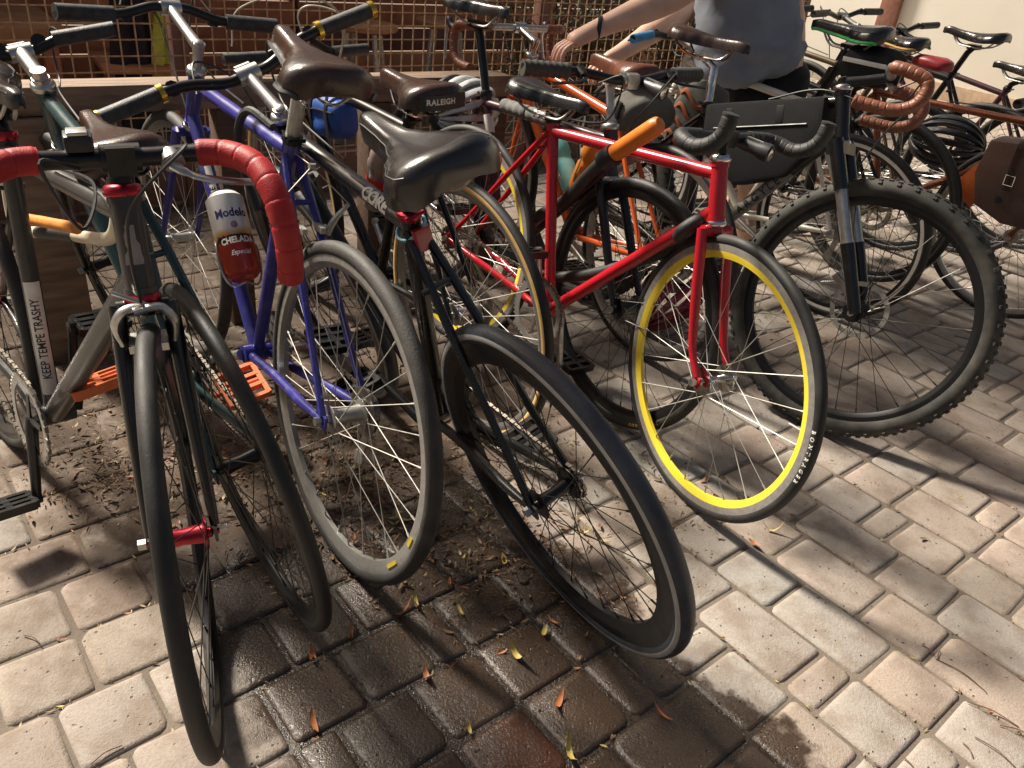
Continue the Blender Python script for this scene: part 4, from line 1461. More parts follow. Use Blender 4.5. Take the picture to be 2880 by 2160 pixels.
# H: grey pad round the top tube, lamp strip on the seat post, sticker
sc, ht, hb = H['sc'], H['ht'], H['hb']
a, b = sc, ht - H['ax'] * .022
q = MB()
for (s0, s1) in ((.16, .37), (.385, .62)):
    n_ = 14
    q2 = MB()
    q2.tube([a.lerp(b, s0 + (s1 - s0) * i / n_) for i in range(n_ + 1)], [.019] + [.0205 + .0012 * math.sin(i * 1.7) for i in range(n_ - 1)] + [.019], n=12)
    q2.build('top_tube_pad', pbr('grey_foam', (.17, .17, .155), rough=.9, bump=.6, bscale=200), H['frame'])
d = (sc - H['bb']).normalized()
q = MB()
q.box(sc + d * .10 + Vector((-.016, 0, .0)), (.006, .010, .15), Matrix.Rotation(math.atan2(d.x, d.z), 3, 'Y'))
q.build('lamp_strip', M_white_p, H['post'], bevel=.002)
q = MB()
q.tube([sc - d * .10, sc - d * .045], .0153, n=14)
q.build('sticker', pbr('red_white_sticker', (.75, .70, .66), rough=.5, col2=(.55, .03, .03), nscale=30, lo=.5, hi=.56), H['frame'])
# J: lettering on the down tube
J = BK['J']
q = MB()
jd0, jd1 = J['bb'], J['hb'] + J['ax'] * .022
q.tube([jd0.lerp(jd1, .34), jd0.lerp(jd1, .72)], .0187, n=16)
q.build('down_tube_band', P_silver, J['frame'])
t = text_mesh('ARGYLE', .033, bold=.0006, spacing=1.5)
cuts(t, 1, -.017, .017, 8)
text_obj('down_tube_lettering', t, on_tube(J['bb'], J['hb'] + J['ax'] * .022, .0190, local_dir_to_cam('J', J['bb'].lerp(J['hb'], .5)) + Vector((0, 0, .2)), .53), M_black_p, J['frame'])
# J: black frame bag, strapped inside the main triangle, is its own thing
def prism(name, poly, half, mats, M, bevel=.012):
    q = MB()
    n_ = len(poly)
    for s_ in (-1, 1):
        for (x, z) in poly:
            q.v.append(Vector((x, s_ * half, z)))
    q.face(list(range(n_)))
    q.face(list(range(n_, 2 * n_))[::-1])
    for i in range(n_):
        j = (i + 1) % n_
        q.face((i, n_ + i, n_ + j, j))
    o = q.build(name, mats, None, bevel=bevel)
    o.matrix_world = M
    return o
M_cordura = pbr('black_nylon', (.012, .0125, .014), rough=.85, spec=.25, col2=(.022, .022, .024), nscale=12, bump=.6, bscale=500)
fb = prism('frame_bag', [(-.655, .775), (-.285, .878), (-.258, .765), (-.325, .645), (-.48, .575), (-.625, .640)], .036, M_cordura, J['Mw'])
tag(fb, 'black nylon frame bag strapped inside the grey suspension bicycle', 'bag')
q = MB()
q.tube([(-.60, -.0365, .715), (-.45, -.037, .757), (-.31, -.0365, .797)], .003, n=6)
q.build('zip', M_cable, fb)
for x_ in (-.56, -.40):
    q = MB()
    q.box((x_, 0, .775 + (x_ + .5) * .28), (.025, .075, .05), Matrix.Rotation(-.28, 3, 'Y'))
    q.build('strap', M_plastic, fb, bevel=.004)

# ------------------------------------------------------------------ things carried by the bicycles
# beer can in the blue bicycle's cage
def can_material():
    m = bpy.data.materials.new('can_print')
    m.use_nodes = True
    t = m.node_tree
    N, L = t.nodes, t.links
    p = N['Principled BSDF']
    tc = N.new('ShaderNodeTexCoord')
    sp = N.new('ShaderNodeSeparateXYZ')
    L.new(tc.outputs['Object'], sp.inputs[0])
    nz = N.new('ShaderNodeTexNoise')
    nz.inputs['Scale'].default_value = 45
    L.new(tc.outputs['Object'], nz.inputs[0])
    ad = N.new('ShaderNodeMath')
    ad.operation = 'MULTIPLY_ADD'
    L.new(nz.outputs['Fac'], ad.inputs[0])
    ad.inputs[1].default_value = .02
    L.new(sp.outputs[2], ad.inputs[2])
    mr = N.new('ShaderNodeMapRange')
    L.new(ad.outputs[0], mr.inputs[0])
    mr.inputs[1].default_value = -.085
    mr.inputs[2].default_value = .105
    cr = N.new('ShaderNodeValToRGB')
    L.new(mr.outputs[0], cr.inputs[0])
    e = cr.color_ramp.elements
    e[0].color = (.45, .045, .02, 1)
    e[1].color = (.88, .87, .84, 1)
    for pos, c in ((.40, (.45, .045, .02)), (.405, (.03, .025, .03)), (.45, (.03, .025, .03)), (.455, (.55, .22, .06)), (.50, (.74, .50, .24)), (.56, (.84, .82, .77))):
        q = e.new(pos)
        q.color = (*c, 1)
    L.new(cr.outputs[0], p.inputs['Base Color'])
    p.inputs['Metallic'].default_value = .25
    p.inputs['Roughness'].default_value = .3
    return m
q = MB()
rc = .0395
q.lathe([(.001, -.092), (.024, -.090), (.026, -.094), (.030, -.092), (rc, -.080), (rc, .083), (.034, .089), (.0285, .095)], (0, 0, 0), (0, 0, 1), 32)
z_ = can_d
x_ = Vector((0, 1, 0)).cross(z_).normalized()
Mc = D['Mw'] @ Matrix.Translation(can_c) @ Matrix((x_, Vector((0, 1, 0)), z_)).transposed().to_4x4() @ Matrix.Scale(1.1, 4)
can = q.build('beer_can', can_material())
can.matrix_world = Mc
tag(can, 'tall printed beer can standing in the blue bicycle bottle cage', 'can')
q = MB()
q.lathe([(.0285, .095), (.029, .097), (.027, .097), (.026, .092), (.001, .092)], (0, 0, 0), (0, 0, 1), 28)
q.build('can_lid', M_alu, can)
cd = Mc.inverted() @ Vector((0, 0, CAMH))
a_face = math.atan2(cd.y, cd.x) + .18
def on_can(zc):
    def fn(p):
        a = a_face + p.x / rc
        return Vector(((rc + .0005) * math.cos(a), (rc + .0005) * math.sin(a), zc + p.y))
    return fn
for (body, sz_, zc, bold, mat_, shear, nm) in (('Modelo', .026, .040, .0007, pbr('navy_print', (.02, .02, .10), rough=.4), 0, 'can_lettering'), ('CHELADA', .0185, -.020, .0008, M_white_p, 0, 'can_lettering'), ('Especial', .015, -.047, .0002, M_white_p, .35, 'can_lettering')):
    t = text_mesh(body, sz_, bold=bold, shear=shear, sx=.86)
    cuts(t, 0, -.06, .06, 16)
    text_obj(nm, t, on_can(zc), mat_, can)
q = MB()
fnc = on_can(.0135)
rows = []
for i in range(7):
    rr_ = .0075 * i / 6
    rows.append([fnc(Vector((rr_ * math.cos(2 * math.pi * k / 16), rr_ * math.sin(2 * math.pi * k / 16), 0))) for k in range(16)])
q.grid(rows, closed_u=True)
q.build('round_seal', pbr('seal_print', (.35, .13, .10), rough=.4, col2=(.10, .09, .25), nscale=300), can)

def bottle(name, b, c, d, L, r, mat, label, cat='bottle', cap=None, y=0.0, cage_m=None, band=None):
    M = BK[b]['Mw']
    z_ = Vector((d[0], 0, d[1])).normalized()
    x_ = Vector((0, 1, 0)).cross(z_).normalized()
    Mx = M @ Matrix.Translation(Vector((c[0], y, c[1]))) @ Matrix((x_, Vector((0, 1, 0)), z_)).transposed().to_4x4()
    q = MB()
    q.lathe([(.001, -L / 2), (r * .9, -L / 2), (r, -L * .45), (r, -L * .05), (r * .86, 0), (r * .86, L * .08), (r, L * .12), (r, L * .30), (r * .8, L * .38), (r * .55, L * .40)], (0, 0, 0), (0, 0, 1), 24)
    o = q.build(name, mat)
    o.matrix_world = Mx
    tag(o, label, cat)
    q = MB()
    q.lathe([(r * .72, L * .385), (r * .74, L * .44), (r * .35, L * .46), (r * .28, L * .5), (.001, L * .505)], (0, 0, 0), (0, 0, 1), 18)
    q.build('cap', cap or M_plastic, o)
    if band:
        q = MB()
        q.lathe([(r + .0006, -L * .36), (r + .0006, -L * .02)], (0, 0, 0), (0, 0, 1), 24)
        q.f = q.f[:-2]
        q.mi = q.mi[:-2]
        q.build('label_band', band, o)
    cage(BK[b]['frame'], Vector((c[0], y, c[1])), Vector((d[0], 0, d[1])), r, L * .8, cage_m or M_alu)
    return o
bottle('water_bottle', 'I', (.505, .490), (.7, .72), .205, .036, pbr('turquoise_plastic', (.14, .60, .58), rough=.45, col2=(.35, .70, .68), nscale=20), 'turquoise water bottle in the orange bicycle frame', cap=M_plastic)
bottle('water_bottle', 'I', (.372, .525), (-.3, .95), .215, .037, pbr('orange_bottle_plastic', (.80, .26, .03), rough=.4, col2=(.72, .20, .02)), 'orange water bottle with a pale cap on the orange bicycle seat tube', cap=pbr('pale_cap', (.72, .55, .45), rough=.4))
bottle('soda_bottle', 'F', (.418, .575), (-.32, .94), .21, .034, pbr('clear_pet', (.55, .42, .38), rough=.2, trans=.55), 'clear soda bottle with a red label held in the tan tyred bicycle frame', cap=pbr('red_cap', (.6, .03, .03), rough=.4), band=pbr('red_label', (.60, .015, .02), rough=.35, col2=(.75, .6, .55), nscale=60, lo=.62, hi=.7))

# blue bag strapped at the front of the tan tyred bicycle
def soft_bag(name, M, size, mat, label, cat='bag', r=.35, seed=1, wob=.006):
    sx_, sy_, sz_ = size
    q = MB()
    rr_ = random.Random(seed)
    rows = []
    nz_ = 12
    off = Vector((rr_.uniform(0, 9), rr_.uniform(0, 9), rr_.uniform(0, 9)))
    for i in range(nz_ + 1):
        t_ = -1 + 2 * i / nz_
        k = (1 - abs(t_) ** 3.2) ** .5 if abs(t_) < 1 else .0
        k = max(k, .12)
        row = []
        for j in range(24):
            a_ = 2 * math.pi * j / 24
            ca_, sa_ = math.cos(a_), math.sin(a_)
            x_ = math.copysign(abs(ca_) ** .55, ca_) * sx_ / 2 * k
            y_ = math.copysign(abs(sa_) ** .55, sa_) * sy_ / 2 * k
            p = Vector((x_, y_, t_ * sz_ / 2))
            p += p.normalized() * wob * noise.noise(p * 22 + off) * 2
            row.append(p)
        rows.append(row)
    q.loft(rows)
    o = q.build(name, mat, angle=60)
    o.matrix_world = M
    tag(o, label, cat)
    return o
M_bluebag = pbr('blue_nylon', (.025, .10, .42), rough=.6, col2=(.018, .07, .30), nscale=14, bump=.5, bscale=300)
Mbag = F['Mw'] @ Matrix.Translation((.66, .01, .672)) @ Matrix.Rotation(R(8), 4, 'Y')
bag = soft_bag('tube_bag', Mbag, (.20, .085, .13), M_bluebag, 'small bright blue nylon bag strapped under a black top tube')
for x_ in (-.05, .05):
    q = MB()
    q.tube([(x_, .044, -.05), (x_, .046, .02), (x_, .03, .07), (x_, -.03, .07), (x_, -.046, .02)], .006, n=6, flat=(.35, 1.6))
    q.build('strap', M_plastic, bag)
q = MB()
q.tube([(-.085, .042, .02), (0, .046, .025), (.085, .042, .02)], .003, n=6)
q.build('zip', M_cable, bag)
M_canvas = pbr('grey_canvas', (.13, .125, .105), rough=.85, col2=(.085, .08, .07), nscale=10, bump=.6, bscale=400, dust=.2)
I_ = BK['I']
s1 = soft_bag('saddle_bag', I_['Mw'] @ Matrix.Translation((.165, .0, .735)) @ Matrix.Rotation(R(-10), 4, 'Y'), (.12, .20, .13), M_canvas, 'grey canvas saddle bag slung under the reddish leather saddle', seed=3)
q = MB()
q.box((0, .105, .01), (.02, .012, .05))
q.build('buckle', M_plastic, s1, bevel=.003)
M_orstrap = pbr('orange_webbing', (.50, .15, .06), rough=.7)
ob = soft_bag('canvas_bag', Matrix.Translation((.50, 2.74, .705)) @ Matrix.Rotation(R(-30), 4, 'Z') @ Matrix.Rotation(R(14), 4, 'Y'), (.16, .12, .24), M_canvas, 'worn olive grey canvas bag laced with orange straps behind the drop bars', seed=5)
for k in range(4):
    q = MB()
    z_ = -.08 + .045 * k
    q.tube(catmull([(-.075, -.04, z_), (-.05, -.063, z_ + .02), (.0, -.066, z_ - .012), (.05, -.06, z_ + .015)], 5), .005, n=6, flat=(.5, 1.4))
    q.build('lacing_strap', M_orstrap, ob)

# leather pannier and its orange flap on the copper bicycle
Q = BK['Q']
pan = prism('leather_pannier', [(-.335, .655), (-.05, .690), (.10, .660), (.13, .50), (.08, .395), (-.20, .375), (-.315, .415), (-.35, .53)], .055, M_leather_bag, Q['Mw'] @ Matrix.Translation((.19, -.12, .045)), bevel=.016)
tag(pan, 'scuffed brown leather pannier hanging from the copper bicycle', 'bag')
q = MB()
q.box((-.36, .02, .46), (.11, .006, .13), Matrix.Rotation(R(32), 3, 'Y'))
q.build('orange_flap', pbr('orange_cloth', (.62, .15, .03), rough=.7, col2=(.5, .11, .02), nscale=30), pan, bevel=.002)
for x_ in (-.22, .0):
    q = MB()
    q.tube(catmull([(x_, -.062, .50), (x_, -.060, .66), (x_, .0, .715), (x_, .10, .728), (x_ + .004, .14, .712)], 6), .011, n=8, flat=(.22, 1.3))
    q.build('hanging_strap', M_leather_dk, pan)
    q = MB()
    q.tube([(x_ - .016, -.064, .52), (x_ + .016, -.064, .52), (x_ + .016, -.064, .555), (x_ - .016, -.064, .555)], .002, n=6, closed=True)
    q.build('buckle', M_chrome, pan)
q = MB()
q.lathe([(.012, 0), (.013, .003), (.006, .004)], (-.235, -.0555, .46), (0, -1, 0), 14)
q.build('eyelet', M_plastic, pan)

# helmets
def helmet(M, mat, mat2, label, n=7):
    q = MB()
    la, lb, lh = .138, .105, .115
    def P(th, ph, k=1.0):
        return Vector((la * k * math.cos(ph) * math.sin(th) if False else la * k * math.sin(th), lb * k * math.sin(ph) * math.cos(th), lh * k * math.cos(ph) * math.cos(th)))
    for i in range(n):
        p0 = -R(78) + R(156) * i / n
        p1 = p0 + R(156) / n * .66
        rows = []
        for j in range(15):
            th = -R(80) + R(160) * j / 14
            pinch = .55 + .45 * math.cos(th)
            pm = (p0 + p1) / 2
            hw = (p1 - p0) / 2 * (1.25 if j in (0, 1, 13, 14) else 1.0)
            rows.append([P(th, pm - hw, 1.0), P(th, pm - hw * .6, 1.045), P(th, pm + hw * .6, 1.045), P(th, pm + hw, 1.0), P(th, pm + hw * .8, .86), P(th, pm - hw * .8, .86)])
        q.loft(rows)
    o = q.build('helmet', mat, angle=50)
    o.matrix_world = M
    tag(o, label, 'helmet')
    q = MB()
    ring = [Vector((la * 1.02 * math.cos(a), lb * 1.02 * math.sin(a), .012 - .02 * math.cos(a) ** 2)) for a in [2 * math.pi * k / 40 for k in range(40)]]
    q.tube(ring, .012, n=8, closed=True, flat=(.8, 1.3))
    q.build('rim_band', mat2, o)
    for ph in (-.42, .42):
        q = MB()
        q.tube([P(-R(72) + R(144) * j / 12, ph, .97) for j in range(13)], .007, n=6)
        q.build('cross_rib', mat2, o)
    q = MB()
    for s_ in (-1, 1):
        q.tube(catmull([(.03, s_ * lb * .95, 0), (.02, s_ * .07, -.08), (.01, 0, -.13)], 5), .004, n=5, flat=(.4, 1.6))
    q.build('chin_strap', M_cable, o)
    return o
helmet(Matrix.Translation((-.265, 2.70, .645)) @ Matrix.Rotation(R(60), 4, 'Z') @ Matrix.Rotation(R(60), 4, 'X'), pbr('helmet_silver', (.55, .57, .58), rough=.35, coat=.3), M_plastic, 'silver grey vented helmet hanging below the timber rail')
helmet(Matrix.Translation((1.70, 3.56, .56)) @ Matrix.Rotation(R(-30), 4, 'Z') @ Matrix.Rotation(R(55), 4, 'X'), M_plastic, M_black, 'black vented helmet hanging above the leather pannier')
helmet(Matrix.Translation((.52, 2.62, .125)) @ Matrix.Rotation(R(40), 4, 'Z') @ Matrix.Rotation(R(-35), 4, 'Y'), pbr('helmet_red', (.26, .012, .035), rough=.35, coat=.3), pbr('helmet_red_dark', (.12, .01, .02), rough=.5), 'dark red helmet lying on the pavers behind the red bicycle')

# cable lock threaded through the red frame
lk = empty('cable_lock', G['Mw'] @ Matrix.Translation((-.38, -.05, .78)))
tag(lk, 'thick black cable lock with an orange barrel pushed through the red frame', 'lock')
off = Vector((-.38, -.05, .78))
q = MB()
a, b = Vector((-.300, -.062, .848)) - off, Vector((-.420, -.055, .748)) - off
dd = (b - a).normalized()
q.lathe([(.001, -.002), (.014, -.001), (.0195, .006), (.0215, .02), (.0215, (b - a).length - .01), (.019, (b - a).length)], a, dd, 20)
q.build('lock_barrel', pbr('orange_barrel', (.72, .20, .03), rough=.35, col2=(.62, .16, .02)), lk)
q = MB()
q.lathe([(.018, 0), (.0245, .002), (.0255, .02), (.0245, .045), (.018, .05), (.013, .055)], b - dd * .004, dd, 18)
q.build('collar', M_plastic, lk)
q = MB()
pts = catmull([b + dd * .04, Vector((-.52, -.02, .665)) - off, Vector((-.64, .045, .565)) - off, Vector((-.78, .06, .44)) - off, Vector((-.72, .05, .33)) - off, Vector((-.50, .045, .40)) - off, Vector((-.25, .042, .565)) - off, Vector((-.175, .03, .645)) - off, Vector((-.160, -.012, .668)) - off, Vector((-.178, -.033, .642)) - off, Vector((-.205, -.010, .615)) - off], 7)
q.tube(pts, .0155, n=12)
q.build('cable', M_black_tape, lk)

# U locks by the letter-stickered bicycle
def lock_path(name, pts, r, mat, label, sleeve=None, smat=None):
    M = BK['B']['Mw']
    P = [M @ Vector(p) for p in pts]
    o0 = P[0].copy()
    o = empty(name, Matrix.Translation(o0))
    tag(o, label, 'lock')
    pp = catmull([p - o0 for p in P], 8)
    q = MB()
    q.tube(pp, r, n=12)
    q.build('shackle', mat, o)
    if sleeve:
        q = MB()
        a_, b_ = int(len(pp) * sleeve[0]), int(len(pp) * sleeve[1])
        q.tube(pp[a_:b_], r * 1.12, n=12)
        q.build('sleeve', smat, o)
    return o
lock_path('u_lock', [(-1.03, .10, .625), (-1.03, .10, .545), (-1.005, .10, .502), (-.93, .10, .522), (-.72, .10, .585), (-.56, .10, .628), (-.485, .10, .655), (-.452, .10, .695), (-.455, .10, .75)], .0125, pbr('cream_vinyl', (.70, .63, .47), rough=.4), 'cream vinyl coated U lock with a black sleeve around the timber post', (.42, .56), M_grip)
lock_path('u_lock', [(-.86, .07, .655), (-.885, .07, .640), (-.888, .07, .612), (-.85, .07, .585), (-.72, .07, .613), (-.56, .07, .652)], .0115, pbr('orange_vinyl', (.80, .30, .06), rough=.45), 'orange coated lock shackle hooked beside the cream U lock')

# ------------------------------------------------------------------ patio furniture seen through the mesh
M_stool = pbr('stool_wood', (.36, .19, .09), rough=.5, col2=(.26, .13, .06), nscale=12)
def stool(p, h, r, label):
    o = empty('bar_stool', Matrix.Translation(p))
    tag(o, label, 'stool', 'stools on the patio')
    q = MB()
    q.lathe([(.001, h - .034), (r * .94, h - .034), (r, h - .026), (r, h - .006), (r * .96, h), (.001, h)], (0, 0, 0), (0, 0, 1), 28)
    q.build('seat', M_stool, o)
    for k in range(4):
        a = math.pi / 4 + k * math.pi / 2
        q = MB()
        q.tube([(r * .55 * math.cos(a), r * .55 * math.sin(a), h - .03), (r * .95 * math.cos(a), r * .95 * math.sin(a), 0)], .014, n=8)
        q.build('leg', M_alu_dull, o)
    q = MB()
    q.tube([(r * .80 * math.cos(2 * math.pi * k / 24), r * .80 * math.sin(2 * math.pi * k / 24), h * .36) for k in range(24)], .009, n=6, closed=True)
    q.build('foot_ring', M_alu_dull, o)
stool((-1.0, 4.63, 0), .62, .18, 'round wooden bar stool standing close behind the wire mesh')
stool((-.62, 5.12, 0), .62, .18, 'round wooden bar stool standing back near the plank screen')
def cloth(name, p, w_, h_, mat, label, rz):
    q = MB()
    rows = []
    for i in range(13):
        t_ = i / 12
        rows.append([Vector((w_ * (k / 8 - .5) * (.55 + .45 * t_), .02 * math.sin(k * 1.9 + t_ * 2) + .03 * math.sin(t_ * 3), h_ * (1 - t_))) for k in range(9)])
    back = [[v + Vector((0, .012, 0)) for v in r] for r in rows]
    q.grid(rows)
    q.grid([r[::-1] for r in back])
    o = q.build(name, mat, angle=80)
    o.matrix_world = Matrix.Translation(p) @ Matrix.Rotation(rz, 4, 'Z')
    return o
ch = empty('patio_chair', Matrix.Translation((-1.86, 3.92, 0)) @ Matrix.Rotation(R(35), 4, 'Z'))
tag(ch, 'brown patio chair with a jacket over it behind the wire mesh', 'chair')
q = MB()
q.box((0, 0, .44), (.44, .42, .03))
q.build('seat', M_plank[1], ch, bevel=.006)
q = MB()
q.box((0, .20, .70), (.44, .03, .46))
q.build('backrest', M_plank[1], ch, bevel=.006)
for (x_, y_) in ((-.19, -.18), (.19, -.18), (-.19, .18), (.19, .18)):
    q = MB()
    q.box((x_, y_, .215), (.035, .035, .43))
    q.build('leg', M_post, ch, bevel=.003)
jk = cloth('safety_vest', Vector((-1.70, 3.82, .22)), .17, .50, pbr('neon_yellow', (.62, .66, .10), rough=.7), '', R(50))
tag(jk, 'neon yellow vest hanging on the patio chair behind the mesh', 'vest')
jk2 = cloth('dark_jacket', Vector((-1.82, 3.74, .15)), .26, .62, pbr('dark_cloth', (.02, .02, .026), rough=.85), '', R(40))
tag(jk2, 'dark jacket hanging on the patio chair behind the mesh', 'jacket')
tb = empty('patio_table', Matrix.Translation((-2.55, 3.5, 0)) @ Matrix.Rotation(R(40), 4, 'Z'))
tag(tb, 'brown wooden patio table behind the mesh', 'table')
q = MB()
q.box((0, 0, .58), (.9, .6, .06))
q.build('table_top', M_stool, tb, bevel=.006)
for (x_, y_) in ((-.38, -.24), (.38, -.24), (-.38, .24), (.38, .24)):
    q = MB()
    q.box((x_, y_, .275), (.06, .06, .55))
    q.build('leg', M_plank[0], tb, bevel=.004)
# shrubs beyond the fence on the right
M_leafg = pbr('shrub_leaf', (.06, .075, .02), rough=.6, col2=(.03, .04, .012), nscale=30)
def shrub(p, h, r, n_, seed, label):
    o = empty('shrub', Matrix.Translation(p))
    tag(o, label, 'shrub', 'shrubs beyond the mesh')
    rr_ = random.Random(seed)
    st = MB()
    lf = MB()
    for k in range(9):
        a = rr_.uniform(0, 6.28)
        tip = Vector((math.cos(a) * r * rr_.uniform(.3, .9), math.sin(a) * r * rr_.uniform(.3, .9), h * rr_.uniform(.7, 1)))
        st.tube(catmull([(0, 0, 0), tip * .5 + Vector((0, 0, h * .15)), tip], 4), [.012, .011, .010, .009, .008, .007, .006, .004, .003], n=5)
        for i in range(n_ // 9):
            t_ = rr_.uniform(.25, 1.05)
            c = tip * t_ + Vector((rr_.gauss(0, .09), rr_.gauss(0, .09), rr_.gauss(0, .09)))
            d_ = Vector((rr_.gauss(0, 1), rr_.gauss(0, 1), rr_.gauss(0, .6))).normalized()
            s_ = d_.orthogonal().normalized()
            l_ = rr_.uniform(.02, .04)
            b_ = len(lf.v)
            lf.v += [c, c + d_ * l_ * .5 + s_ * l_ * .28, c + d_ * l_, c + d_ * l_ * .5 - s_ * l_ * .28]
            lf.face((b_, b_ + 1, b_ + 2, b_ + 3))
    st.build('stem', M_plank[2], o)
    lf.build('foliage', M_leafg, o, kind='stuff')
for k, (u_, o_) in enumerate(((.45, .55), (1.0, .7), (1.6, .6), (2.05, .9))):
    shrub(FP + FU * u_ + FN * o_, .95, .36, 1500, 20 + k, ('dark olive shrub behind the mesh beside the middle fence post', 'dark olive shrub behind the mesh and the orange bicycle', 'dark olive shrub behind the bending person', 'dark olive shrub at the fence end towards the cream wall')[k])

# ------------------------------------------------------------------ out-of-view tree, added for its shade on the right rear ground
tr = empty('added_shade_tree', Matrix.Translation((-3.5, 3.9, 0)))
tag(tr, 'unseen narrow leaved tree added to shade the ground at the right rear', 'tree')
rt_ = random.Random(31)
q = MB()
q.tube(catmull([(0, 0, -.05), (.08, .02, .8), (.30, .08, 1.7), (.75, .15, 2.6)], 5), [.13, .125, .12, .115, .11, .105, .10, .095, .09, .088, .085, .08, .078, .075, .07, .065], n=12)
limbs = []
for k in range(9):
    e = Vector((rt_.uniform(3.3, 4.9), rt_.uniform(-.3, 1.2), rt_.uniform(2.9, 3.5)))
    b0 = Vector((.60, .12, 2.3))
    pts = catmull([b0, b0.lerp(e, .45) + Vector((0, 0, .25)), e], 5)
    q.tube(pts, [.05 - .0042 * i for i in range(len(pts))], n=7)
    limbs.append(pts)
q.build('trunk', pbr('bark', (.13, .09, .06), rough=.9, col2=(.07, .05, .035), nscale=20, bump=1, bscale=40), tr)
lf = MB()
for i in range(5200):
    pts = rt_.choice(limbs)
    p = pts[rt_.randrange(7, len(pts))] + Vector((rt_.gauss(0, .2), rt_.gauss(0, .2), rt_.gauss(-.06, .16)))
    d_ = Vector((rt_.gauss(0, .7), rt_.gauss(0, .7), -abs(rt_.gauss(.6, .5)))).normalized()
    s_ = d_.orthogonal().normalized()
    s_ = (Matrix.Rotation(rt_.uniform(0, 6.28), 3, d_) @ s_)
    L_ = rt_.uniform(.07, .12)
    b_ = len(lf.v)
    lf.v += [p, p + d_ * L_ * .45 + s_ * L_ * .13, p + d_ * L_, p + d_ * L_ * .45 - s_ * L_ * .13]
    lf.face((b_, b_ + 1, b_ + 2, b_ + 3))
lf.build('shade_crown', pbr('shade_tree_leaf', (.10, .12, .04), rough=.6, col2=(.06, .08, .025), nscale=30), tr, kind='stuff')

# ------------------------------------------------------------------ fallen leaves
M_leaf = [pbr('leaf_yellow', (.48, .38, .10), rough=.6, col2=(.36, .26, .06), nscale=60), pbr('leaf_orange', (.40, .15, .05), rough=.6, col2=(.28, .09, .03), nscale=60), pbr('leaf_brown', (.16, .09, .045), rough=.7, col2=(.10, .055, .03), nscale=60), pbr('leaf_pale', (.36, .29, .17), rough=.7, col2=(.26, .2, .11), nscale=60)]
def leaf_geo(m, M, L, w_, curl, rr_):
    b = len(m.v)
    n_ = 5
    bend = rr_.uniform(-.4, .4)
    for i in range(n_ + 1):
        t_ = i / n_
        hw = w_ * math.sin(math.pi * min(1, t_ * .93 + .04)) ** .8
        x = L * (t_ - .5)
        y = bend * L * (t_ - .5) ** 2
        z = curl * L * (t_ - .5) ** 2 * 2
        m.v += [M @ Vector((x, y - hw, z + hw * .5)), M @ Vector((x, y, z)), M @ Vector((x, y + hw, z + hw * .5))]
    for i in range(n_):
        for k in (0, 1):
            m.face((b + i * 3 + k, b + i * 3 + 3 + k, b + i * 3 + 4 + k, b + i * 3 + 1 + k))
rl = random.Random(11)
def on_ground(px_, py_):
    d_ = (r2 * ((px_ - 1440) / FPX) - u2 * ((py_ - 1080) / FPX) + fwd)
    t_ = -CAMH / d_.z
    return Vector((d_.x * t_, d_.y * t_, 0))
BIG = [(1170, 1700, 60, 0), (1295, 1720, 72, 0), (1455, 1850, 40, 0), (1320, 2055, 75, 0), (620, 2110, 60, 0), (1600, 2120, 66, 0), (985, 1795, 95, 1), (1200, 1905, 60, 1), (1860, 2010, 65, 1), (1555, 1750, 30, 1), (1530, 1780, 88, 0),
       (880, 1855, 80, 1), (1135, 1465, 10, 0), (1080, 1420, 60, 1), (1640, 1500, 20, 0), (1960, 1400, -35, 1), (1985, 1410, -40, 0), (2170, 1495, 25, 0), (2120, 1530, 50, 1), (1420, 1580, 70, 0), (1110, 1475, -15, 3), (1690, 1520, 15, 3), (880, 2035, 60, 1), (1130, 1725, -40, 1), (1570, 1980, -60, 1)]
for (px_, py_, ang, k) in BIG:
    p = on_ground(px_, py_)
    m = MB()
    M = Matrix.Rotation(rl.uniform(-.25, .25), 4, 'X') @ Matrix.Rotation(rl.uniform(-.15, .15), 4, 'Y')
    leaf_geo(m, M, rl.uniform(.026, .055), rl.uniform(.0028, .0062), rl.uniform(.4, 1.6), rl)
    o = m.build('fallen_leaf', M_leaf[k], angle=80)
    lowz = min(v.co.z for v in o.data.vertices)
    o.location = p + Vector((0, 0, .0012 - lowz * .4))
    o.rotation_euler = (0, 0, R(-ang) + rl.uniform(-.3, .3))
    kinds = ('narrow yellow leaf fallen on the wet pavers', 'narrow orange leaf fallen on the pavers', 'narrow brown leaf fallen on the pavers', 'narrow pale leaf fallen on the pavers')
    tag(o, kinds[k], 'leaf', ('yellow fallen leaves', 'orange fallen leaves', 'brown fallen leaves', 'pale fallen leaves')[k])
m = MB()
def litter(cx, cy, s_, n_):
    for i in range(n_):
        x = cx + rl.gauss(0, s_)
        y = cy + rl.gauss(0, s_)
        L = rl.choice((.006, .009, .014, .022)) * rl.uniform(.7, 1.2)
        M = Matrix.Translation((x, y, rl.uniform(.0, .007))) @ Matrix.Rotation(rl.uniform(0, 6.28), 4, 'Z') @ Matrix.Rotation(rl.gauss(0, .5), 4, 'X') @ Matrix.Rotation(rl.gauss(0, .25), 4, 'Y')
        b = len(m.f)
        leaf_geo(m, M, L, L * rl.uniform(.08, .18), rl.uniform(0, .6), rl)
        k = rl.choices((0, 1, 2, 3), (.25, .7, 14, 1.2))[0]
        for j in range(b, len(m.f)):
            m.mi[j] = k
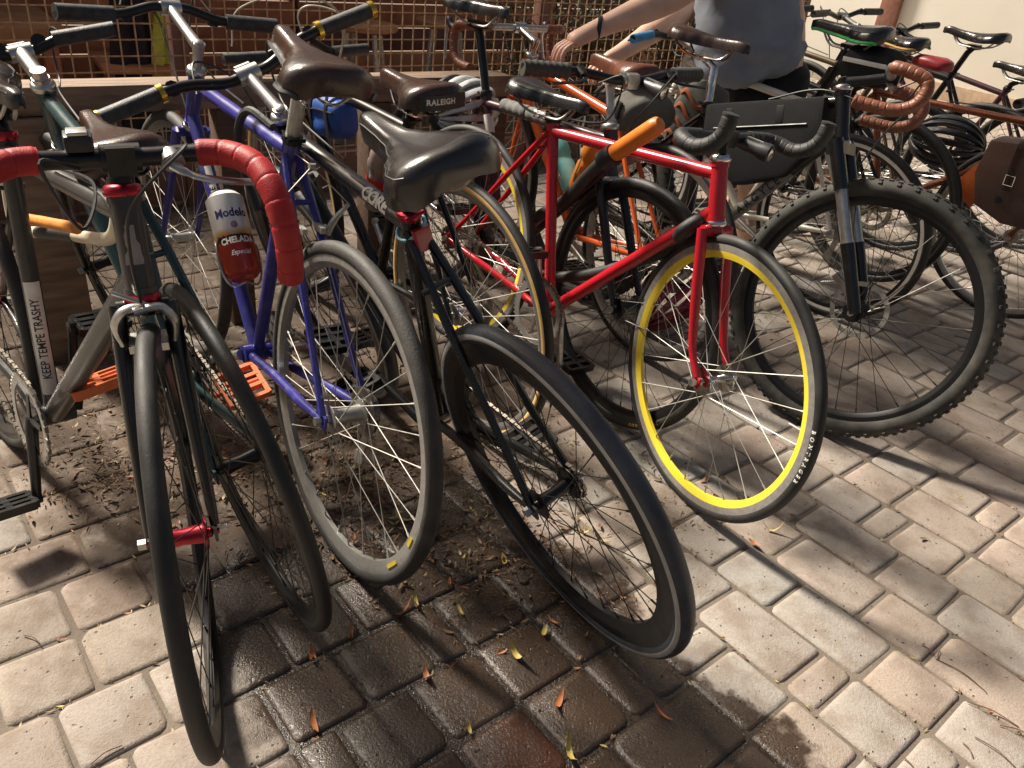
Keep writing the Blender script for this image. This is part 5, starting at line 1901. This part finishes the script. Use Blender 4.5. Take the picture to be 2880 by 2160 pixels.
for (cx, cy, s_, n_) in ((-.32, 1.45, .14, 900), (-.10, 1.55, .16, 800), (-.55, 1.62, .15, 800), (-.91, 1.50, .10, 600), (-.80, 1.75, .16, 600), (.02, 1.30, .12, 350), (-.40, 1.85, .22, 700), (-1.1, 1.9, .2, 400), (.1, 1.75, .15, 300), (.42, 1.62, .10, 160), (.2, 2.6, .5, 500), (-.6, 2.6, .4, 600)):
    litter(cx, cy, s_, n_)
for i in range(700):                                 # crumbs gathered in the joints
    if rl.random() < .5:
        a = -1.26 + PITCHP * rl.randint(-3, 10) + rl.gauss(0, .003)
        b = rl.uniform(-.2, 1.0)
    else:
        b = SEAM + PITCHP * rl.randint(0, 10) + rl.gauss(0, .003)
        a = rl.uniform(-1.6, .6)
    x, y = xy(a, b)
    M = Matrix.Translation((x, y, -.003)) @ Matrix.Rotation(rl.uniform(0, 6.28), 4, 'Z') @ Matrix.Rotation(rl.gauss(0, .4), 4, 'X')
    b0 = len(m.f)
    L = rl.uniform(.005, .016)
    leaf_geo(m, M, L, L * .15, .2, rl)
    k = rl.choices((0, 1, 2, 3), (1, 1, 5, 4))[0]
    for j in range(b0, len(m.f)):
        m.mi[j] = k
for (px_, py_, ang, L) in ((2610, 1830, 55, .03), (2640, 1845, -60, .03), (2700, 1900, 45, .10), (2790, 2010, 30, .09), (2720, 2110, 80, .03), (2800, 2120, 50, .08), (2860, 2060, 20, .06), (2560, 2160, 70, .05), (300, 2125, -50, .05), (90, 1800, 20, .04), (1880, 1880, -50, .05)):
    p = on_ground(px_, py_)
    d_ = Vector((math.cos(R(-ang)), math.sin(R(-ang)), 0))
    s_ = Vector((-d_.y, d_.x, 0))
    m.tube(catmull([p - d_ * L * .5 + Vector((0, 0, .002)), p + s_ * L * .08 + Vector((0, 0, .004)), p + d_ * L * .5 + Vector((0, 0, .002))], 4), .0011, n=5, mi=2)
lt = m.build('leaf_litter', M_leaf, angle=80, kind='stuff')
lt['label'] = 'brown leaf litter scattered under the parked bicycles'

# ------------------------------------------------------------------ the person unlocking a bicycle
def skin(verts, edges, radii, root=0, sub=2):
    me = bpy.data.meshes.new('sk')
    me.from_pydata(verts, edges, [])
    o = bpy.data.objects.new('sk', me)
    COL.objects.link(o)
    mod = o.modifiers.new('s', 'SKIN')
    for i, r_ in enumerate(radii):
        sv = me.skin_vertices[0].data[i]
        sv.radius = (r_, r_) if not isinstance(r_, tuple) else r_
        sv.use_root = (i == root)
    ss = o.modifiers.new('d', 'SUBSURF')
    ss.levels = ss.render_levels = sub
    dg = bpy.context.evaluated_depsgraph_get()
    out = bpy.data.meshes.new_from_object(o.evaluated_get(dg))
    bpy.data.objects.remove(o)
    return out
PO = Vector((.86, 3.40, 0))
def pv(*a):
    return tuple(Vector(a) - PO)
V, Ed, Ra = [], [], []
def add(p, r_, par=None):
    V.append(pv(*p))
    Ra.append(r_)
    if par is not None:
        Ed.append((par, len(V) - 1))
    return len(V) - 1
pel = add((.88, 3.40, .86), (.15, .12))
bel = add((.83, 3.40, 1.0), (.135, .11), pel)
che = add((.72, 3.40, 1.17), (.15, .12), bel)
nk0 = add((.63, 3.40, 1.30), .075, che)
nk = add((.585, 3.39, 1.37), .052, nk0)
hd0 = add((.545, 3.385, 1.43), .075, nk)
hd1 = add((.515, 3.38, 1.50), .092, hd0)
hd2 = add((.505, 3.38, 1.57), .070, hd1)
for s_, (sh, el, wr, pa) in ((-1, ((.66, 3.24, 1.24), (.42, 3.18, 1.02), (.135, 3.01, .895), (.055, 2.975, .850))), (1, ((.70, 3.56, 1.24), (.52, 3.58, .95), (.27, 3.36, .79), (.20, 3.30, .745)))):
    a = add(sh, .062, che)
    mid = add(tuple((Vector(sh) * .5 + Vector(el) * .5)), .060, a)
    b = add(el, .054, mid)
    fm_ = add(tuple(Vector(el) * .62 + Vector(wr) * .38), .053, b)
    c = add(wr, (.034, .031), fm_)
    add(pa, (.043, .027), c)
for s_ in (-1, 1):
    hp = add((.885, 3.40 + s_ * .095, .78), .088, pel)
    kn_ = add((.83, 3.40 + s_ * .115, .47), .056, hp)
    cf = add((.87, 3.40 + s_ * .118, .33), .056, kn_)
    an = add((.905, 3.40 + s_ * .12, .09), .038, cf)
    he = add((.90, 3.40 + s_ * .12, .05), .040, an)
    add((.75, 3.40 + s_ * .13, .035), .036, he)
body_me = skin(V, Ed, Ra, pel)
bm = bmesh.new()
bm.from_mesh(body_me)
for (pa, wr) in (((.055, 2.975, .850), (.135, 3.01, .895)), ((.20, 3.30, .745), (.27, 3.36, .79))):
    pa, wr = Vector(pa), Vector(wr)
    fd = (pa - wr).normalized()
    dn = Vector((0, 0, -1))
    dn = (dn - fd * dn.dot(fd)).normalized()
    sd = fd.cross(dn).normalized()
    for k, (lat, L) in enumerate(((-.030, .068), (-.010, .078), (.011, .074), (.030, .060))):
        p0 = pa + sd * lat - fd * .012
        p1 = pa + sd * lat * 1.15 + fd * L * .42 + dn * .004
        p2 = p1 + fd * L * .30 + dn * L * .28
        p3 = p2 + fd * L * .10 + dn * L * .32
        f_ = skin([pv(*p0), pv(*p1), pv(*p2), pv(*p3)], [(0, 1), (1, 2), (2, 3)], [.010, .0095, .0088, .0075], 0, 2)
        bm.from_mesh(f_)
    p0 = pa - fd * .035 - sd * .020
    p1 = p0 - sd * .028 + fd * .022 + dn * .012
    p2 = p1 + fd * .030 + dn * .018 + sd * .006
    f_ = skin([pv(*p0), pv(*p1), pv(*p2)], [(0, 1), (1, 2)], [.012, .0105, .0085], 0, 2)
    bm.from_mesh(f_)
M_skin = pbr('skin', (.76, .49, .37), rough=.5, col2=(.68, .41, .30), nscale=20)
person = empty('person', Matrix.Translation(PO))
tag(person, 'person in blue grey shirt and black shorts bending over to reach a handlebar', 'person')
def mesh_from_bm(name, bm_, mat, parent):
    me = bpy.data.meshes.new(name)
    bm_.to_mesh(me)
    bm_.free()
    me.materials.append(mat)
    me.polygons.foreach_set('use_smooth', [True] * len(me.polygons))
    o = bpy.data.objects.new(name, me)
    COL.objects.link(o)
    o.parent = parent
    return o
mesh_from_bm('body', bm, M_skin, person)
# shirt: loose over the torso, short sleeves
V, Ed, Ra = [], [], []
s0 = add((.79, 3.40, .725), (.275, .225))
s1 = add((.745, 3.40, .87), (.28, .215))
Ed.append((0, 1))
s2 = add((.70, 3.40, 1.02), (.245, .190), s1)
s3 = add((.635, 3.40, 1.18), (.225, .180), s2)
s4 = add((.61, 3.40, 1.30), .105, s3)
for s_, (sh, el) in ((-1, ((.66, 3.24, 1.24), (.42, 3.18, 1.02))), (1, ((.70, 3.56, 1.24), (.52, 3.58, .95)))):
    a = add(tuple(Vector(sh)), .088, s3)
    add(tuple(Vector(sh).lerp(Vector(el), .55)), .080, a)
sm_ = skin(V, Ed, Ra, 0, 3)
bm = bmesh.new()
bm.from_mesh(sm_)
for v in bm.verts:
    p = v.co
    f1 = .5 - 1.6 * abs(noise.noise(Vector((p.x * 6 + p.z * 5, p.y * 5, p.z * 9))))
    f2 = noise.noise(Vector((p.x * 18 - p.z * 9, p.y * 15, p.z * 30 + 4)))
    v.co += v.normal * (.026 * f1 + .012 * f2)
M_shirt = pbr('shirt_cloth', (.26, .295, .35), rough=.85, col2=(.20, .23, .28), nscale=10, bump=.5, bscale=500)
mesh_from_bm('shirt', bm, M_shirt, person)
V, Ed, Ra = [], [], []
w0 = add((.845, 3.40, .87), (.200, .160))
w1 = add((.85, 3.40, .78), (.215, .17), w0)
for s_ in (-1, 1):
    a = add((.865, 3.40 + s_ * .10, .68), .140, w1)
    b = add((.85, 3.40 + s_ * .118, .56), .120, a)
    add((.845, 3.40 + s_ * .120, .46), .092, b)
sm_ = skin(V, Ed, Ra, 0, 2)
bm = bmesh.new()
bm.from_mesh(sm_)
mesh_from_bm('shorts', bm, pbr('shorts_cloth', (.014, .014, .016), rough=.85), person)
q = MB()
ring = [Vector(pv(.155, 3.022, .905)) + Vector((.0, math.cos(2 * math.pi * k / 20) * .038, math.sin(2 * math.pi * k / 20) * .036)) for k in range(20)]
q.tube(ring, .006, n=6, closed=True, flat=(.5, 1.4))
q.build('wrist_band', M_plastic, person)
hb_ = bmesh.new()
bmesh.ops.create_icosphere(hb_, subdivisions=3, radius=1)
for v in hb_.verts:
    v.co = Vector((v.co.x * .105, v.co.y * .095, v.co.z * .10)) * (1 + .05 * noise.noise(v.co * 6)) + Vector(pv(.535, 3.385, 1.545))
mesh_from_bm('hair', hb_, pbr('hair', (.05, .03, .02), rough=.6), person)
shoe_m = M_plastic
for s_ in (-1, 1):
    q = MB()
    rows = []
    for i in range(9):
        t_ = i / 8
        w_ = .048 * (math.sin(math.pi * min(.97, t_ * .8 + .15)) ** .5)
        h_ = .095 - .045 * t_
        x = .955 - .27 * t_
        rows.append([Vector(pv(x, 3.40 + s_ * .125 + w_ * math.cos(2 * math.pi * k / 12), .003 + h_ * .5 * (1 + math.sin(2 * math.pi * k / 12)))) for k in range(12)])
    q.loft(rows)
    q.build('shoe', shoe_m, person)

# trunk bag, pouch and bits on the bicycles by the wall
Wb = BK['W']
tbg = soft_bag('trunk_bag', Wb['Mw'] @ Matrix.Translation((.03, 0, .90)), (.20, .13, .13), M_cordura, 'black trunk bag with a reflective stripe behind the green edged saddle', seed=8)
q = MB()
q.box((.0, .0655, .02), (.15, .004, .014))
q.build('reflective_stripe', M_white_p, tbg, bevel=.001)
rp_ = soft_bag('saddle_pouch', Matrix.Translation((1.62, 3.76, .835)) @ Matrix.Rotation(R(130), 4, 'Z'), (.17, .11, .06), pbr('red_vinyl', (.36, .03, .035), rough=.4), 'small red pouch under the mustard edged saddle', seed=9)
# rim decals on the blue bicycle's rear wheel
for (a0_, a1_, mt) in ((196, 201, M_gold), (214, 222, M_gold)):
    q = MB()
    ri_ = D['Rw'] - 2 * D['rt'] + .004
    q.hoop(D['ra'], ri_ - .014, [(0, .0118), (.008, .0124), (.008, .0130), (0, .0124)], n=6, a0=R(a0_), a1=R(a1_))
    q.build('rim_decal', pbr('yellow_decal', (.70, .52, .05), rough=.4), D['frame'])
# thick black cable hose looping beside the blue seat tube
q = MB()
scd = D['sc']
q.tube(catmull([scd + Vector((.02, .03, .03)), scd + Vector((.09, .05, .045)), scd + Vector((.135, .055, .0)), scd + Vector((.13, .05, -.07)), scd + Vector((.09, .03, -.16))], 7), .0085, n=8)
q.build('cable_hose', M_black_tape, D['frame'])
